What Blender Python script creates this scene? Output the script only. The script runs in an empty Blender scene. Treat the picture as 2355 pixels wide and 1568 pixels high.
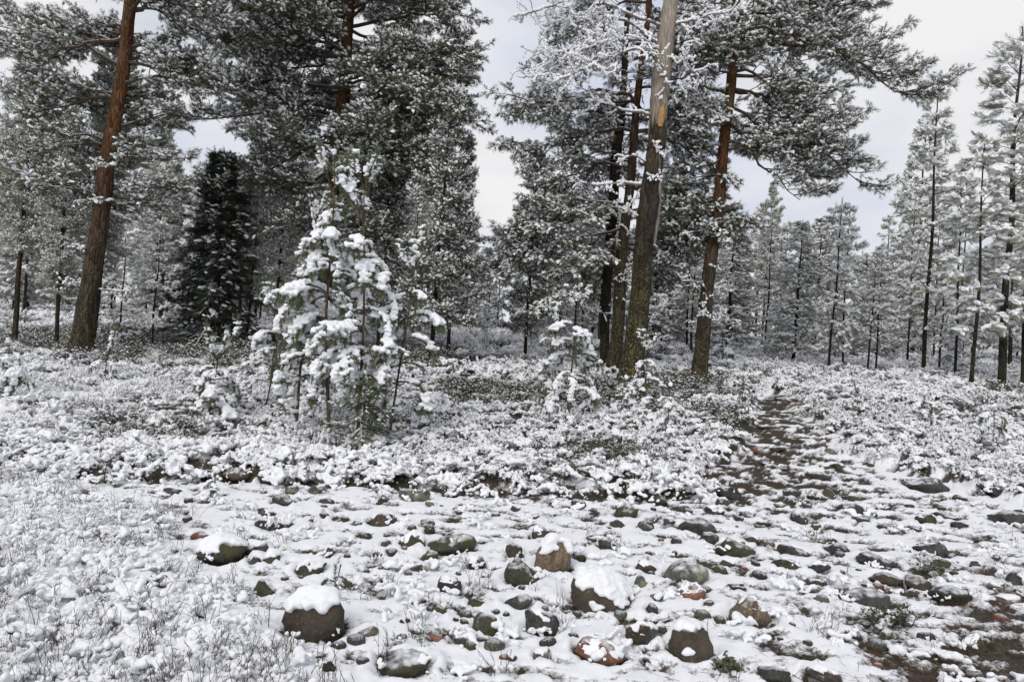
import bpy, bmesh, math, random
import numpy as np
from mathutils import Vector, Matrix, noise as mnoise

SC = bpy.context.scene
COL = SC.collection
RNG = np.random.default_rng(7)
random.seed(7)
PI = math.pi

# ------------------------------------------------------------------ camera
FPX = 1570.0                     # focal length in pixels of a 2355 px wide view
CAMZ = 1.6
cam_data = bpy.data.cameras.new("camera")
cam_data.sensor_width = 36
cam_data.lens = 24.0
cam_data.clip_start = 0.05
cam_data.clip_end = 1500
cam = bpy.data.objects.new("camera", cam_data)
COL.objects.link(cam)
CAM_R = Matrix.Rotation(math.radians(90.58), 3, 'X') @ Matrix.Rotation(math.radians(3.0), 3, 'Z')
cam.matrix_world = Matrix.Translation((0, 0, CAMZ)) @ CAM_R.to_4x4()
SC.camera = cam
CAM_N = np.array(CAM_R)

# ------------------------------------------------------------------ sky and light
world = bpy.data.worlds.new("World")
SC.world = world
world.use_nodes = True
wn, wl = world.node_tree.nodes, world.node_tree.links
wn.clear()
SUN_EL, SUN_AZ = math.radians(42), math.radians(205)      # azimuth from +Y towards +X
sky = wn.new("ShaderNodeTexSky"); sky.sky_type = 'NISHITA'; sky.sun_disc = False
sky.sun_elevation = SUN_EL; sky.sun_rotation = SUN_AZ
tc = wn.new("ShaderNodeTexCoord")
mp = wn.new("ShaderNodeMapping"); mp.inputs['Scale'].default_value = (1, 1, 2.2)
n1 = wn.new("ShaderNodeTexNoise"); n1.inputs['Scale'].default_value = 1.7; n1.inputs['Detail'].default_value = 5; n1.inputs['Roughness'].default_value = .5
n2 = wn.new("ShaderNodeTexNoise"); n2.inputs['Scale'].default_value = 3.1; n2.inputs['Detail'].default_value = 4
ramp = wn.new("ShaderNodeValToRGB")
ramp.color_ramp.elements[0].position = .36; ramp.color_ramp.elements[0].color = (.55, .55, .55, 1)
ramp.color_ramp.elements[1].position = .56; ramp.color_ramp.elements[1].color = (1, 1, 1, 1)
cr = wn.new("ShaderNodeValToRGB")
cr.color_ramp.elements[0].position = .35; cr.color_ramp.elements[0].color = (.64, .68, .80, 1)
cr.color_ramp.elements[1].position = .62; cr.color_ramp.elements[1].color = (.88, .87, .87, 1)
cs = wn.new("ShaderNodeVectorMath"); cs.operation = 'SCALE'; cs.inputs['Scale'].default_value = 9.3
mx = wn.new("ShaderNodeMixRGB")
bg = wn.new("ShaderNodeBackground"); bg.inputs['Strength'].default_value = 0.1
out = wn.new("ShaderNodeOutputWorld")
wl.new(tc.outputs['Generated'], mp.inputs['Vector']); wl.new(mp.outputs['Vector'], n1.inputs['Vector']); wl.new(mp.outputs['Vector'], n2.inputs['Vector'])
wl.new(n1.outputs['Fac'], ramp.inputs['Fac']); wl.new(n2.outputs['Fac'], cr.inputs['Fac'])
wl.new(cr.outputs['Color'], cs.inputs[0])
wl.new(ramp.outputs['Color'], mx.inputs['Fac']); wl.new(sky.outputs['Color'], mx.inputs['Color1']); wl.new(cs.outputs['Vector'], mx.inputs['Color2'])
wl.new(mx.outputs['Color'], bg.inputs['Color']); wl.new(bg.outputs['Background'], out.inputs['Surface'])

sl = bpy.data.lights.new("sun", 'SUN'); sl.energy = 1.5; sl.angle = math.radians(28); sl.color = (1, .95, .87)
sun = bpy.data.objects.new("sun", sl); COL.objects.link(sun)
sdir = Vector((math.sin(SUN_AZ) * math.cos(SUN_EL), math.cos(SUN_AZ) * math.cos(SUN_EL), math.sin(SUN_EL)))
sun.rotation_euler = (-sdir).to_track_quat('-Z', 'Y').to_euler()
sun.location = (0, 0, 40)
SC.view_settings.view_transform = 'Standard'; SC.view_settings.look = 'None'
SC.view_settings.gamma = 1; SC.view_settings.use_curve_mapping = False
SC.view_settings.exposure = 0.13
SC.render.engine = 'CYCLES'
SC.cycles.max_bounces = 6; SC.cycles.diffuse_bounces = 4; SC.cycles.glossy_bounces = 2
SC.cycles.use_denoising = True

# ------------------------------------------------------------------ small maths
def smooth(a, b, x):
    t = np.clip((x - a) / (b - a), 0, 1)
    return t * t * (3 - 2 * t)

def _hash(ix, iy, seed):
    h = (ix.astype(np.int64) * 374761393 + iy.astype(np.int64) * 668265263 + seed * 1442695041) & 0xffffffff
    h = ((h ^ (h >> 13)) * 1274126177) & 0xffffffff
    return (h ^ (h >> 16)) & 0xffffffff

def perlin(x, y, seed=0):
    x = np.asarray(x, float); y = np.asarray(y, float)
    xi, yi = np.floor(x), np.floor(y); xf, yf = x - xi, y - yi
    u = xf ** 3 * (xf * (xf * 6 - 15) + 10); v = yf ** 3 * (yf * (yf * 6 - 15) + 10)
    def g(dx, dy):
        a = _hash(xi + dx, yi + dy, seed) / 4294967296.0 * 2 * PI
        return np.cos(a) * (xf - dx) + np.sin(a) * (yf - dy)
    return ((g(0, 0) * (1 - u) + g(1, 0) * u) * (1 - v) + (g(0, 1) * (1 - u) + g(1, 1) * u) * v) * 1.41

def fbm(x, y, f, octv=3, seed=0, gain=.5):
    s = 0; a = 1; t = 0
    for o in range(octv):
        s = s + a * perlin(np.asarray(x) * f, np.asarray(y) * f, seed + o * 17); t += a; a *= gain; f *= 2.03
    return s / t

def xb_right(y):   # left border of the shrubs right of the path
    return np.interp(y, [2, 3.5, 5, 6.5, 8, 9, 10.5, 13, 15.5, 16.5], [9, 7.0, 5.3, 5.2, 6.1, 5.9, 5.25, 5.9, 6.7, 6.4])
def xl_left(y):    # right border of the shrubs left of the path
    return np.interp(y, [7, 8, 9, 10.4, 12.5, 15, 16, 16.5], [1.4, 2.0, 2.6, 3.5, 4.45, 5.3, 5.6, 6.4])
def edge_y(x):
    return np.interp(x, [-14, -6, 1.0, 1.9, 3], [7.5, 7.35, 7.65, 7.85, 8.3])
def lf_x(y):       # right border of the low twigs at the left front
    return np.interp(y, [2, 3, 4, 5.6, 7, 7.6], [-.2, -.75, -1.6, -3.1, -4.6, -6])

def shrub_mask(x, y):
    wob = .32 * perlin(x * .8, y * .8, 5) + .16 * perlin(x * 2.4, y * 2.4, 6)
    L = smooth(-.12, .12, (y - edge_y(x)) + wob) * smooth(-.15, .15, xl_left(y) - x + wob)
    R = smooth(-.15, .15, x - xb_right(y) + wob)
    far = smooth(16, 16.6, y)
    return np.maximum(np.maximum(L, R), far)

def H(x, y):
    x = np.asarray(x, float); y = np.asarray(y, float)
    r = np.interp(y, [-60, 0, 7, 8.5, 10, 12, 16, 20, 25, 35, 50, 100, 260], [0, 0, 0, .06, .17, .40, .86, 1.18, 1.5, 2.0, 2.62, 4.0, 8])
    und = .10 * perlin(x * .22, y * .22, 11) * smooth(7, 14, y) + .025 * perlin(x * .8, y * .8, 12)
    return r + und + .11 * shrub_mask(x, y)

def H1(x, y):
    return float(H(np.array([x]), np.array([y]))[0])

def ray(px, py):
    d = CAM_N @ np.array([(px - 1177.5) / FPX, -(py - 784) / FPX, -1.0])
    return d / d[1]

def ground_at(px, py):
    d = ray(px, py)
    ys = np.concatenate([np.arange(1.5, 30, .02), np.arange(30, 160, .2)])
    z = CAMZ + d[2] * ys
    h = H(d[0] * ys, ys)
    k = np.nonzero(z <= h)[0]
    i = k[0] if len(k) else len(ys) - 1
    y = ys[i]
    return np.array([d[0] * y, y, H1(d[0] * y, y)])

def at_depth(px, py, D):
    d = ray(px, py)
    return np.array([d[0] * D, D, CAMZ + d[2] * D])

# ------------------------------------------------------------------ mesh helpers
class MB:
    """collects triangles with material indices"""
    def __init__(s): s.V = []; s.F = []; s.M = []; s.n = 0
    def add(s, V, F, m=0):
        V = np.asarray(V, float).reshape(-1, 3); F = np.asarray(F, np.int64).reshape(-1, 3)
        if len(F) == 0: return
        s.V.append(V); s.F.append(F + s.n); s.M.append(np.full(len(F), m, np.int32)); s.n += len(V)
    def arrays(s):
        if not s.V: return np.zeros((0, 3)), np.zeros((0, 3), np.int64), np.zeros(0, np.int32)
        return np.concatenate(s.V), np.concatenate(s.F), np.concatenate(s.M)

def make_mesh(name, V, F, mats, M=None, smoothed=True):
    me = bpy.data.meshes.new(name)
    V = np.asarray(V, np.float32); F = np.asarray(F, np.int32)
    me.vertices.add(len(V)); me.vertices.foreach_set('co', V.ravel())
    me.loops.add(F.size); me.loops.foreach_set('vertex_index', F.ravel())
    me.polygons.add(len(F))
    k = F.shape[1] if F.ndim == 2 and len(F) else 3
    me.polygons.foreach_set('loop_start', np.arange(0, F.size, k, dtype=np.int32))
    me.polygons.foreach_set('loop_total', np.full(len(F), k, np.int32))
    if M is not None: me.polygons.foreach_set('material_index', np.asarray(M, np.int32))
    me.polygons.foreach_set('use_smooth', np.full(len(F), smoothed, bool))
    for m in mats: me.materials.append(m)
    me.update(calc_edges=True)
    return me

def link(name, me, parent=None, loc=None, rot=None, scale=None):
    o = bpy.data.objects.new(name, me); COL.objects.link(o)
    if parent is not None: o.parent = parent
    if loc is not None: o.location = [float(v) for v in loc]
    if rot is not None: o.rotation_euler = rot
    if scale is not None: o.scale = (scale, scale, scale) if np.isscalar(scale) else scale
    return o

def empty(name, loc, label, cat, group=None):
    o = bpy.data.objects.new(name, None); COL.objects.link(o)
    o.location = [float(v) for v in loc]; o.empty_display_size = .1
    tag(o, label, cat, group)
    return o

def tag(o, label, cat, group=None):
    o['label'] = label; o['category'] = cat
    if group: o['group'] = group

def norm(v):
    return v / (np.linalg.norm(v, axis=-1, keepdims=True) + 1e-9)

def frames(d):
    """columns X=d, Y sideways, Z up-ish for directions d (M,3)"""
    d = norm(d); up = np.tile([0, 0, 1.], (len(d), 1))
    bad = np.abs(d[:, 2]) > .97
    up[bad] = [0.3, .95, 0]
    y = norm(np.cross(up, d)); z = np.cross(d, y)
    return np.stack([d, y, z], axis=2)

def inst(V, F, pos, A):
    """copies of (V,F) under linear maps A (M,3,3) at pos (M,3)"""
    M = len(pos)
    W = np.einsum('mij,nj->mni', A, V) + pos[:, None, :]
    G = F[None] + (np.arange(M) * len(V))[:, None, None]
    return W.reshape(-1, 3), G.reshape(-1, 3)

def prism(sides):
    a = np.arange(sides) * 2 * PI / sides
    r = np.stack([np.zeros(sides), np.cos(a), np.sin(a)], 1)
    V = np.concatenate([r, r * [1, .75, .75] + [1, 0, 0]])
    F = []
    for i in range(sides):
        j = (i + 1) % sides
        F += [[i, j, sides + j], [i, sides + j, sides + i]]
    return V, np.array(F)
PR3, PR4 = prism(3), prism(4)

def add_segs(mb, p0, p1, r, m=0, pr=PR3):
    p0 = np.asarray(p0); p1 = np.asarray(p1); r = np.asarray(r)
    if len(p0) == 0: return
    d = p1 - p0; L = np.linalg.norm(d, axis=1)
    A = frames(d)
    A = A * np.stack([L, r, r], 1)[:, None, :]
    mb.add(*inst(*pr, p0, A), m)

def tube(P, R, sides=10, rough=0., rng=None, cap=True):
    P = np.asarray(P, float); R = np.asarray(R, float); n = len(P)
    T = norm(np.gradient(P, axis=0))
    ref = np.array([1., 0, 0]) if abs(T[0, 0]) < .8 else np.array([0, 1., 0])
    U = []; u = ref
    for i in range(n):
        u = u - T[i] * (u @ T[i]); u = u / (np.linalg.norm(u) + 1e-9); U.append(u)
    U = np.array(U); W = np.cross(T, U)
    a = np.arange(sides) * 2 * PI / sides
    rr = R[:, None] * np.ones((1, sides))
    if rough and rng is not None: rr = rr * (1 + rough * rng.normal(size=rr.shape))
    V = P[:, None] + rr[..., None] * (np.cos(a)[None, :, None] * U[:, None] + np.sin(a)[None, :, None] * W[:, None])
    V = V.reshape(-1, 3)
    i = np.arange(n - 1)[:, None] * sides; j = np.arange(sides)[None]; j2 = (j + 1) % sides
    q = np.stack([i + j, i + j2, i + sides + j2, i + sides + j], -1).reshape(-1, 4)
    F = np.concatenate([q[:, [0, 1, 2]], q[:, [0, 2, 3]]])
    if cap:
        V = np.concatenate([V, P[-1:] + T[-1] * R[-1] * .6])
        b = (n - 1) * sides
        F = np.concatenate([F, np.array([[b + k, b + (k + 1) % sides, len(V) - 1] for k in range(sides)])])
    return V, F

def ico(sub):
    bm = bmesh.new(); bmesh.ops.create_icosphere(bm, subdivisions=sub, radius=1)
    V = np.array([v.co[:] for v in bm.verts]); F = np.array([[v.index for v in f.verts] for f in bm.faces]); bm.free()
    return V, F
ICO1, ICO2, ICO3 = ico(1), ico(2), ico(3)

def remesh(V, F, voxel):
    me = make_mesh("tmp", V, F, [])
    o = link("tmp", me)
    md = o.modifiers.new("r", 'REMESH'); md.mode = 'VOXEL'; md.voxel_size = voxel
    ms = o.modifiers.new("s", 'SMOOTH'); ms.iterations = 3; ms.factor = .5
    dg = bpy.context.evaluated_depsgraph_get()
    ev = o.evaluated_get(dg); m2 = ev.to_mesh()
    m2.calc_loop_triangles()
    W = np.zeros(len(m2.vertices) * 3); m2.vertices.foreach_get('co', W)
    T = np.zeros(len(m2.loop_triangles) * 3, np.int32); m2.loop_triangles.foreach_get('vertices', T)
    ev.to_mesh_clear()
    bpy.data.objects.remove(o); bpy.data.meshes.remove(me)
    return W.reshape(-1, 3), T.reshape(-1, 3).astype(np.int64)

def blobs(P, R, voxel, squash=.8, rng=RNG, wob=.35):
    """lumpy snow: balls at P of radius R melted together"""
    P = np.asarray(P, float); R = np.asarray(R, float)
    A = np.zeros((len(P), 3, 3)); A[:, 0, 0] = R; A[:, 1, 1] = R; A[:, 2, 2] = R * squash
    V, F = inst(*ICO2, P, A)
    W, T = remesh(V, F, voxel)
    a = voxel * wob * 2
    W = W + a * np.stack([perlin(W[:, 1] * 31 + W[:, 2] * 13, W[:, 2] * 29 + 5, 1), perlin(W[:, 2] * 27 + 9, W[:, 0] * 33, 2), perlin(W[:, 0] * 30, W[:, 1] * 30 + W[:, 2] * 17, 3)], 1)
    return W, T

# ------------------------------------------------------------------ materials
def new_mat(name, rough=.8, spec=.3):
    m = bpy.data.materials.new(name); m.use_nodes = True
    nt = m.node_tree; b = nt.nodes["Principled BSDF"]
    b.inputs['Roughness'].default_value = rough
    b.inputs['Specular IOR Level'].default_value = spec
    return m, nt, b

def N(nt, typ, **kw):
    n = nt.nodes.new(typ)
    for k, v in kw.items():
        if k in n.inputs: n.inputs[k].default_value = v
        else: setattr(n, k, v)
    return n

def ramp_node(nt, fac, stops):
    r = nt.nodes.new("ShaderNodeValToRGB"); e = r.color_ramp.elements
    while len(e) < len(stops): e.new(.5)
    for i, (p, c) in enumerate(stops):
        e[i].position = p; e[i].color = (*c, 1)
    nt.links.new(fac, r.inputs['Fac'])
    return r.outputs['Color']

def noise_node(nt, scale, detail=4, rough=.55, coord='Object', stretch=None):
    tcn = nt.nodes.new("ShaderNodeTexCoord"); n = N(nt, "ShaderNodeTexNoise", Scale=scale, Detail=detail, Roughness=rough)
    src = tcn.outputs[coord]
    if stretch:
        m = nt.nodes.new("ShaderNodeMapping"); m.inputs['Scale'].default_value = stretch
        nt.links.new(src, m.inputs['Vector']); src = m.outputs['Vector']
    nt.links.new(src, n.inputs['Vector'])
    return n.outputs['Fac']

def bump(nt, b, h, strength=.4, dist=.01):
    bn = N(nt, "ShaderNodeBump", Strength=strength, Distance=dist)
    nt.links.new(h, bn.inputs['Height']); nt.links.new(bn.outputs['Normal'], b.inputs['Normal'])

def mixc(nt, fac, a, b):
    m = nt.nodes.new("ShaderNodeMixRGB")
    for s, v in ((m.inputs[0], fac), (m.inputs[1], a), (m.inputs[2], b)):
        if hasattr(v, 'is_linked'): nt.links.new(v, s)
        elif isinstance(v, tuple): s.default_value = (*v, 1)
        else: s.default_value = v
    return m.outputs[0]

def up_mask(nt, lo, hi, nscale=20, amt=.5):
    """1 where the surface faces up (where snow can lie), broken by noise"""
    g = nt.nodes.new("ShaderNodeNewGeometry"); sp = nt.nodes.new("ShaderNodeSeparateXYZ")
    nt.links.new(g.outputs['Normal'], sp.inputs[0])
    nz = noise_node(nt, nscale, 3)
    a = N(nt, "ShaderNodeMath", operation='MULTIPLY_ADD'); nt.links.new(nz, a.inputs[0]); a.inputs[1].default_value = amt
    s = N(nt, "ShaderNodeMath", operation='SUBTRACT'); nt.links.new(sp.outputs['Z'], s.inputs[0]); s.inputs[1].default_value = amt * .5
    nt.links.new(s.outputs[0], a.inputs[2])
    r = N(nt, "ShaderNodeMapRange"); nt.links.new(a.outputs[0], r.inputs[0]); r.inputs[1].default_value = lo; r.inputs[2].default_value = hi
    return r.outputs[0]

SNOWC = (.82, .83, .855)
def mat_snow(name="snow", c=SNOWC):
    m, nt, b = new_mat(name, .75, .25)
    n = noise_node(nt, 35, 3, .6)
    nt.links.new(ramp_node(nt, n, [(.3, tuple(v * .95 for v in c)), (.6, c)]), b.inputs['Base Color'])
    bump(nt, b, noise_node(nt, 160, 3, .7), .35, .004)
    return m
M_SNOW = mat_snow()

def mat_needle(name, dark, light, frost=0.0):
    m, nt, b = new_mat(name, .6, .3)
    n = noise_node(nt, 1.3, 3, .6)
    gi = nt.nodes.new("ShaderNodeNewGeometry")
    c = ramp_node(nt, n, [(.35, dark), (.65, light)])
    c = mixc(nt, .35, c, ramp_node(nt, gi.outputs['Random Per Island'], [(0, tuple(v * .6 for v in dark)), (.85, light), (1, (.14, .10, .05))]))
    if frost:
        hf = N(nt, "ShaderNodeMath", operation='MULTIPLY'); nt.links.new(noise_node(nt, 2.2, 2), hf.inputs[0]); hf.inputs[1].default_value = frost
        c = mixc(nt, hf.outputs[0], c, (.74, .76, .70))
    nt.links.new(c, b.inputs['Base Color'])
    return m
M_NEEDLE = mat_needle("pine_needles", (.024, .033, .009), (.095, .108, .030), .03)
M_NEEDLE_G = mat_needle("green_pine_needles", (.040, .062, .022), (.115, .145, .05), .10)
M_NEEDLE_F = mat_needle("frosted_pine_needles", (.09, .105, .042), (.30, .31, .14), .42)
M_SPRUCE = mat_needle("spruce_needles", (.012, .020, .010), (.034, .048, .020), .05)

def mat_twig(name, c1, c2, lo=.35, hi=.75):
    m, nt, b = new_mat(name, .85, .2)
    c = ramp_node(nt, noise_node(nt, 12, 3), [(.3, c1), (.7, c2)])
    if lo is not None: c = mixc(nt, up_mask(nt, lo, hi), c, SNOWC)
    nt.links.new(c, b.inputs['Base Color'])
    return m
M_TWIG = mat_twig("snowy_twig_wood", (.045, .034, .026), (.10, .075, .055))
M_TWIGBARE = mat_twig("thin_twig_wood", (.035, .030, .018), (.085, .065, .04), None)
M_LIMB = mat_twig("limb_bark", (.042, .032, .025), (.105, .066, .044), .45, .9)
M_DEADTWIG = mat_twig("dead_wood_twigs", (.10, .085, .07), (.22, .19, .16), .5, .9)

def mat_bark(name, z0, z1, orange=(.14, .066, .031), low=(.052, .041, .031), lichen=.5):
    m, nt, b = new_mat(name, .9, .15)
    tcn = nt.nodes.new("ShaderNodeTexCoord"); sp = nt.nodes.new("ShaderNodeSeparateXYZ")
    nt.links.new(tcn.outputs['Object'], sp.inputs[0])
    mpn = nt.nodes.new("ShaderNodeMapping"); mpn.inputs['Scale'].default_value = (1, 1, .28)
    nt.links.new(tcn.outputs['Object'], mpn.inputs['Vector'])
    vo = N(nt, "ShaderNodeTexVoronoi", Scale=15.0); vo.feature = 'DISTANCE_TO_EDGE'
    dn = N(nt, "ShaderNodeTexNoise", Scale=9.0, Detail=3.0)
    ad = nt.nodes.new("ShaderNodeMixRGB"); ad.inputs[0].default_value = .12
    nt.links.new(mpn.outputs['Vector'], dn.inputs['Vector']); nt.links.new(mpn.outputs['Vector'], ad.inputs[1]); nt.links.new(dn.outputs['Color'], ad.inputs[2])
    nt.links.new(ad.outputs[0], vo.inputs['Vector'])
    vc = N(nt, "ShaderNodeTexVoronoi", Scale=15.0); nt.links.new(ad.outputs[0], vc.inputs['Vector'])
    crack = ramp_node(nt, vo.outputs['Distance'], [(0, (.25, .25, .25)), (.09, (1, 1, 1))])
    mr = N(nt, "ShaderNodeMapRange"); mr.inputs[1].default_value = z0; mr.inputs[2].default_value = z1
    za = N(nt, "ShaderNodeMath", operation='MULTIPLY_ADD'); nt.links.new(noise_node(nt, 1.6, 3), za.inputs[0]); za.inputs[1].default_value = 2.2
    zs = N(nt, "ShaderNodeMath", operation='SUBTRACT'); nt.links.new(sp.outputs['Z'], zs.inputs[0]); zs.inputs[1].default_value = 1.1
    nt.links.new(zs.outputs[0], za.inputs[2]); nt.links.new(za.outputs[0], mr.inputs[0])
    pl = N(nt, "ShaderNodeSeparateColor"); nt.links.new(vc.outputs['Color'], pl.inputs[0])
    cl = ramp_node(nt, pl.outputs[0], [(0, tuple(v * .6 for v in low)), (1, tuple(v * 1.7 for v in low))])
    co = ramp_node(nt, pl.outputs[0], [(0, tuple(v * .45 for v in orange)), (.5, orange), (1, (orange[0] * 1.05, orange[1] * 1.25, orange[2] * 1.5))])
    c = mixc(nt, mr.outputs[0], cl, co)
    ml = nt.nodes.new("ShaderNodeMixRGB"); ml.blend_type = 'MULTIPLY'; ml.inputs[0].default_value = .85
    nt.links.new(c, ml.inputs[1]); nt.links.new(crack, ml.inputs[2]); c = ml.outputs[0]
    li = ramp_node(nt, noise_node(nt, 22, 4, .7), [(.52, (0, 0, 0)), (.60, (1, 1, 1))])
    lz = N(nt, "ShaderNodeMapRange"); lz.inputs[1].default_value = z0 + .8; lz.inputs[2].default_value = max(z0 - 2.2, 0); lz.inputs[3].default_value = 0; lz.inputs[4].default_value = lichen
    nt.links.new(sp.outputs['Z'], lz.inputs[0])
    lm = N(nt, "ShaderNodeMath", operation='MULTIPLY'); nt.links.new(li, lm.inputs[0]); nt.links.new(lz.outputs[0], lm.inputs[1])
    c = mixc(nt, lm.outputs[0], c, (.21, .20, .075))
    nt.links.new(c, b.inputs['Base Color'])
    bump(nt, b, vo.outputs['Distance'], 1.0, .09)
    return m
M_BARK = mat_bark("old_pine_bark", 1.8, 5.5)
M_BARK_MID = mat_bark("red_pine_bark", 2.4, 5.0)
M_BARK_THIN = mat_bark("thin_pine_bark", 3.5, 9.0, (.085, .050, .032), (.030, .025, .021), .2)
M_BARK_YOUNG = mat_bark("young_pine_bark", 1.0, 3.0, (.17, .095, .055), (.085, .065, .05), .2)
M_BARK_BACK = mat_bark("dark_old_pine_bark", 5.0, 8.0)
M_BARK_DEAD = mat_bark("dead_pine_bark", 3.2, 5.5, (.085, .060, .042), (.042, .034, .025), .8)

def mat_deadwood():
    m, nt, b = new_mat("weathered_bare_wood", .8, .2)
    g = noise_node(nt, 9, 5, .6, stretch=(4, 4, .35))
    c = ramp_node(nt, g, [(.3, (.075, .062, .05)), (.5, (.26, .22, .18)), (.75, (.42, .38, .32))])
    nt.links.new(c, b.inputs['Base Color']); bump(nt, b, g, .6, .02)
    return m
M_DEADWOOD = mat_deadwood()
M_SPLIT = mat_twig("split_darkness", (.008, .007, .006), (.045, .038, .03), None)  # near-black colour carrying the darkness of the dead pine's split
M_FRESHWOOD = mat_twig("ochre_torn_wood", (.30, .16, .055), (.44, .29, .14), None)

def mat_stone(name, c1, c2, lichen=(.16, .17, .05), lo=.56, snow=(.76, 1.10), stripes=False):
    m, nt, b = new_mat(name, .8, .35)
    oi = nt.nodes.new("ShaderNodeObjectInfo")
    st = (1, 1, 1)
    n = noise_node(nt, 7, 6, .65, stretch=(6, 1, 1) if stripes else None)
    c = ramp_node(nt, n, [(.32, c1), (.66, c2)])
    v = N(nt, "ShaderNodeMapRange"); nt.links.new(oi.outputs['Random'], v.inputs[0]); v.inputs[3].default_value = .65; v.inputs[4].default_value = 1.25
    vm = N(nt, "ShaderNodeVectorMath", operation='SCALE'); nt.links.new(c, vm.inputs[0]); nt.links.new(v.outputs[0], vm.inputs['Scale']); c = vm.outputs[0]
    c = mixc(nt, ramp_node(nt, noise_node(nt, 60, 3, .7), [(.55, (0, 0, 0)), (.72, (.6, .6, .6))]), c, tuple(min(1, x * 2.2) for x in c2))
    if lichen: c = mixc(nt, ramp_node(nt, noise_node(nt, 11, 5, .7), [(lo, (0, 0, 0)), (lo + .08, (.85, .85, .85))]), c, lichen)
    if snow: c = mixc(nt, up_mask(nt, snow[0], snow[1], 16, 1.0), c, SNOWC)
    nt.links.new(c, b.inputs['Base Color'])
    bump(nt, b, noise_node(nt, 28, 6, .7), .7, .03)
    return m
M_ST = {
    'grey': mat_stone("grey_stone", (.020, .021, .020), (.072, .073, .067), (.085,.085,.04), lo=.60),
    'brown': mat_stone("brown_stone", (.024, .020, .015), (.090, .070, .053), (.06,.06,.03), lo=.57),
    'red': mat_stone("reddish_stone", (.10, .040, .026), (.26, .13, .09), None),
    'moss': mat_stone("mossy_stone", (.026, .025, .019), (.080, .076, .055), (.062, .062, .022), .50),
    'tan': mat_stone("tan_stone", (.09, .075, .055), (.22, .19, .145), None),
    'striped': mat_stone("striped_stone", (.06, .045, .03), (.26, .20, .135), None, stripes=True),
    'lichen': mat_stone("lichen_stone", (.045, .045, .04), (.13, .13, .115), (.24, .24, .15), .5),
}

def mat_ground():
    m, nt, b = new_mat("snow_over_forest_soil", .85, .2)
    at = N(nt, "ShaderNodeAttribute", attribute_name="cover")
    fine = noise_node(nt, 38, 5, .7)
    a = N(nt, "ShaderNodeMath", operation='MULTIPLY_ADD'); nt.links.new(fine, a.inputs[0]); a.inputs[1].default_value = .7
    s = N(nt, "ShaderNodeMath", operation='SUBTRACT'); nt.links.new(at.outputs['Fac'], s.inputs[0]); s.inputs[1].default_value = .35
    nt.links.new(s.outputs[0], a.inputs[2])
    r = N(nt, "ShaderNodeMapRange"); nt.links.new(a.outputs[0], r.inputs[0]); r.inputs[1].default_value = .40; r.inputs[2].default_value = .60
    soil = ramp_node(nt, noise_node(nt, 55, 5, .75), [(.3, (.015, .012, .010)), (.5, (.045, .036, .029)), (.7, (.16, .13, .105))])
    soil = mixc(nt, ramp_node(nt, noise_node(nt, 4, 3), [(.5, (0, 0, 0)), (.62, (.7, .7, .7))]), soil, (.035, .038, .014))
    c = mixc(nt, r.outputs[0], soil, SNOWC)
    nt.links.new(c, b.inputs['Base Color'])
    bump(nt, b, fine, .5, .012)
    return m
M_GROUND = mat_ground()
M_LEAF = mat_needle("lingonberry_leaves", (.025, .035, .012), (.075, .085, .030), .1)
M_DRYNEEDLE = mat_twig("dry_needles", (.09, .05, .03), (.17, .105, .06), None)

# ------------------------------------------------------------------ the ground
STONE_SPOTS = []     # filled before the ground is made: x, y, radius

def cover_fn(x, y):
    """0..1: how much snow lies on the soil"""
    sh = shrub_mask(x, y)
    n = fbm(x * .7, y * 1.25, 4.2, 4, 31, .62)
    n2 = fbm(x, y, 17, 2, 41)
    front = 1 - smooth(6.5, 7.6, y)
    v = .62 + .95 * n + (.34 - .16 * front) * n2 + .03 * front * (1 - smooth(.8, 2.2, x))
    lf = smooth(-.5, .6, lf_x(y) - x)
    pathc = 3.3 + (y - 8.7) * .40
    pw = np.interp(y, [7, 9, 11, 15, 16], [1.7, 1.15, .8, .7, .3])
    path = np.exp(-((x - pathc) / pw) ** 2) * smooth(6.0, 9.0, y) * (1 - smooth(15.3, 16.2, y))
    litter = smooth(1.2, 3.6, x) * (1 - smooth(4.2, 6.0, y))
    bare = smooth(1.7, 2.6, x) * (1 - smooth(3.0, 4.4, y))
    v = v + .22 * lf - .25 * path - .20 * litter - .32 * bare
    v = v - .35 * np.exp(-((y - edge_y(x) + .18) / .22) ** 2) * (x < 2.2)
    v = np.where(sh > .5, v - .16 + .1 * smooth(14, 30, y), v)
    return v, lf, sh

def relief(X, Y, v, lf, sh):
    near = 1 - smooth(25, 60, Y)
    lump = np.abs(fbm(X, Y, 5.5, 3, 51)) * .085 + np.abs(perlin(X * 17, Y * 17, 61)) * .020
    return near * (.10 * sh * fbm(X, Y, 1.15, 2, 57) + lump * (.30 + 1.05 * lf + .5 * sh) + .004 * perlin(X * 45, Y * 45, 71) + .030 * smooth(.34, .62, v) + .018 * lf)

def surf(x, y):
    x = np.atleast_1d(np.asarray(x, float)); y = np.atleast_1d(np.asarray(y, float))
    v, lf, sh = cover_fn(x, y)
    return H(x, y) + relief(x, y, v, lf, sh)

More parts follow.
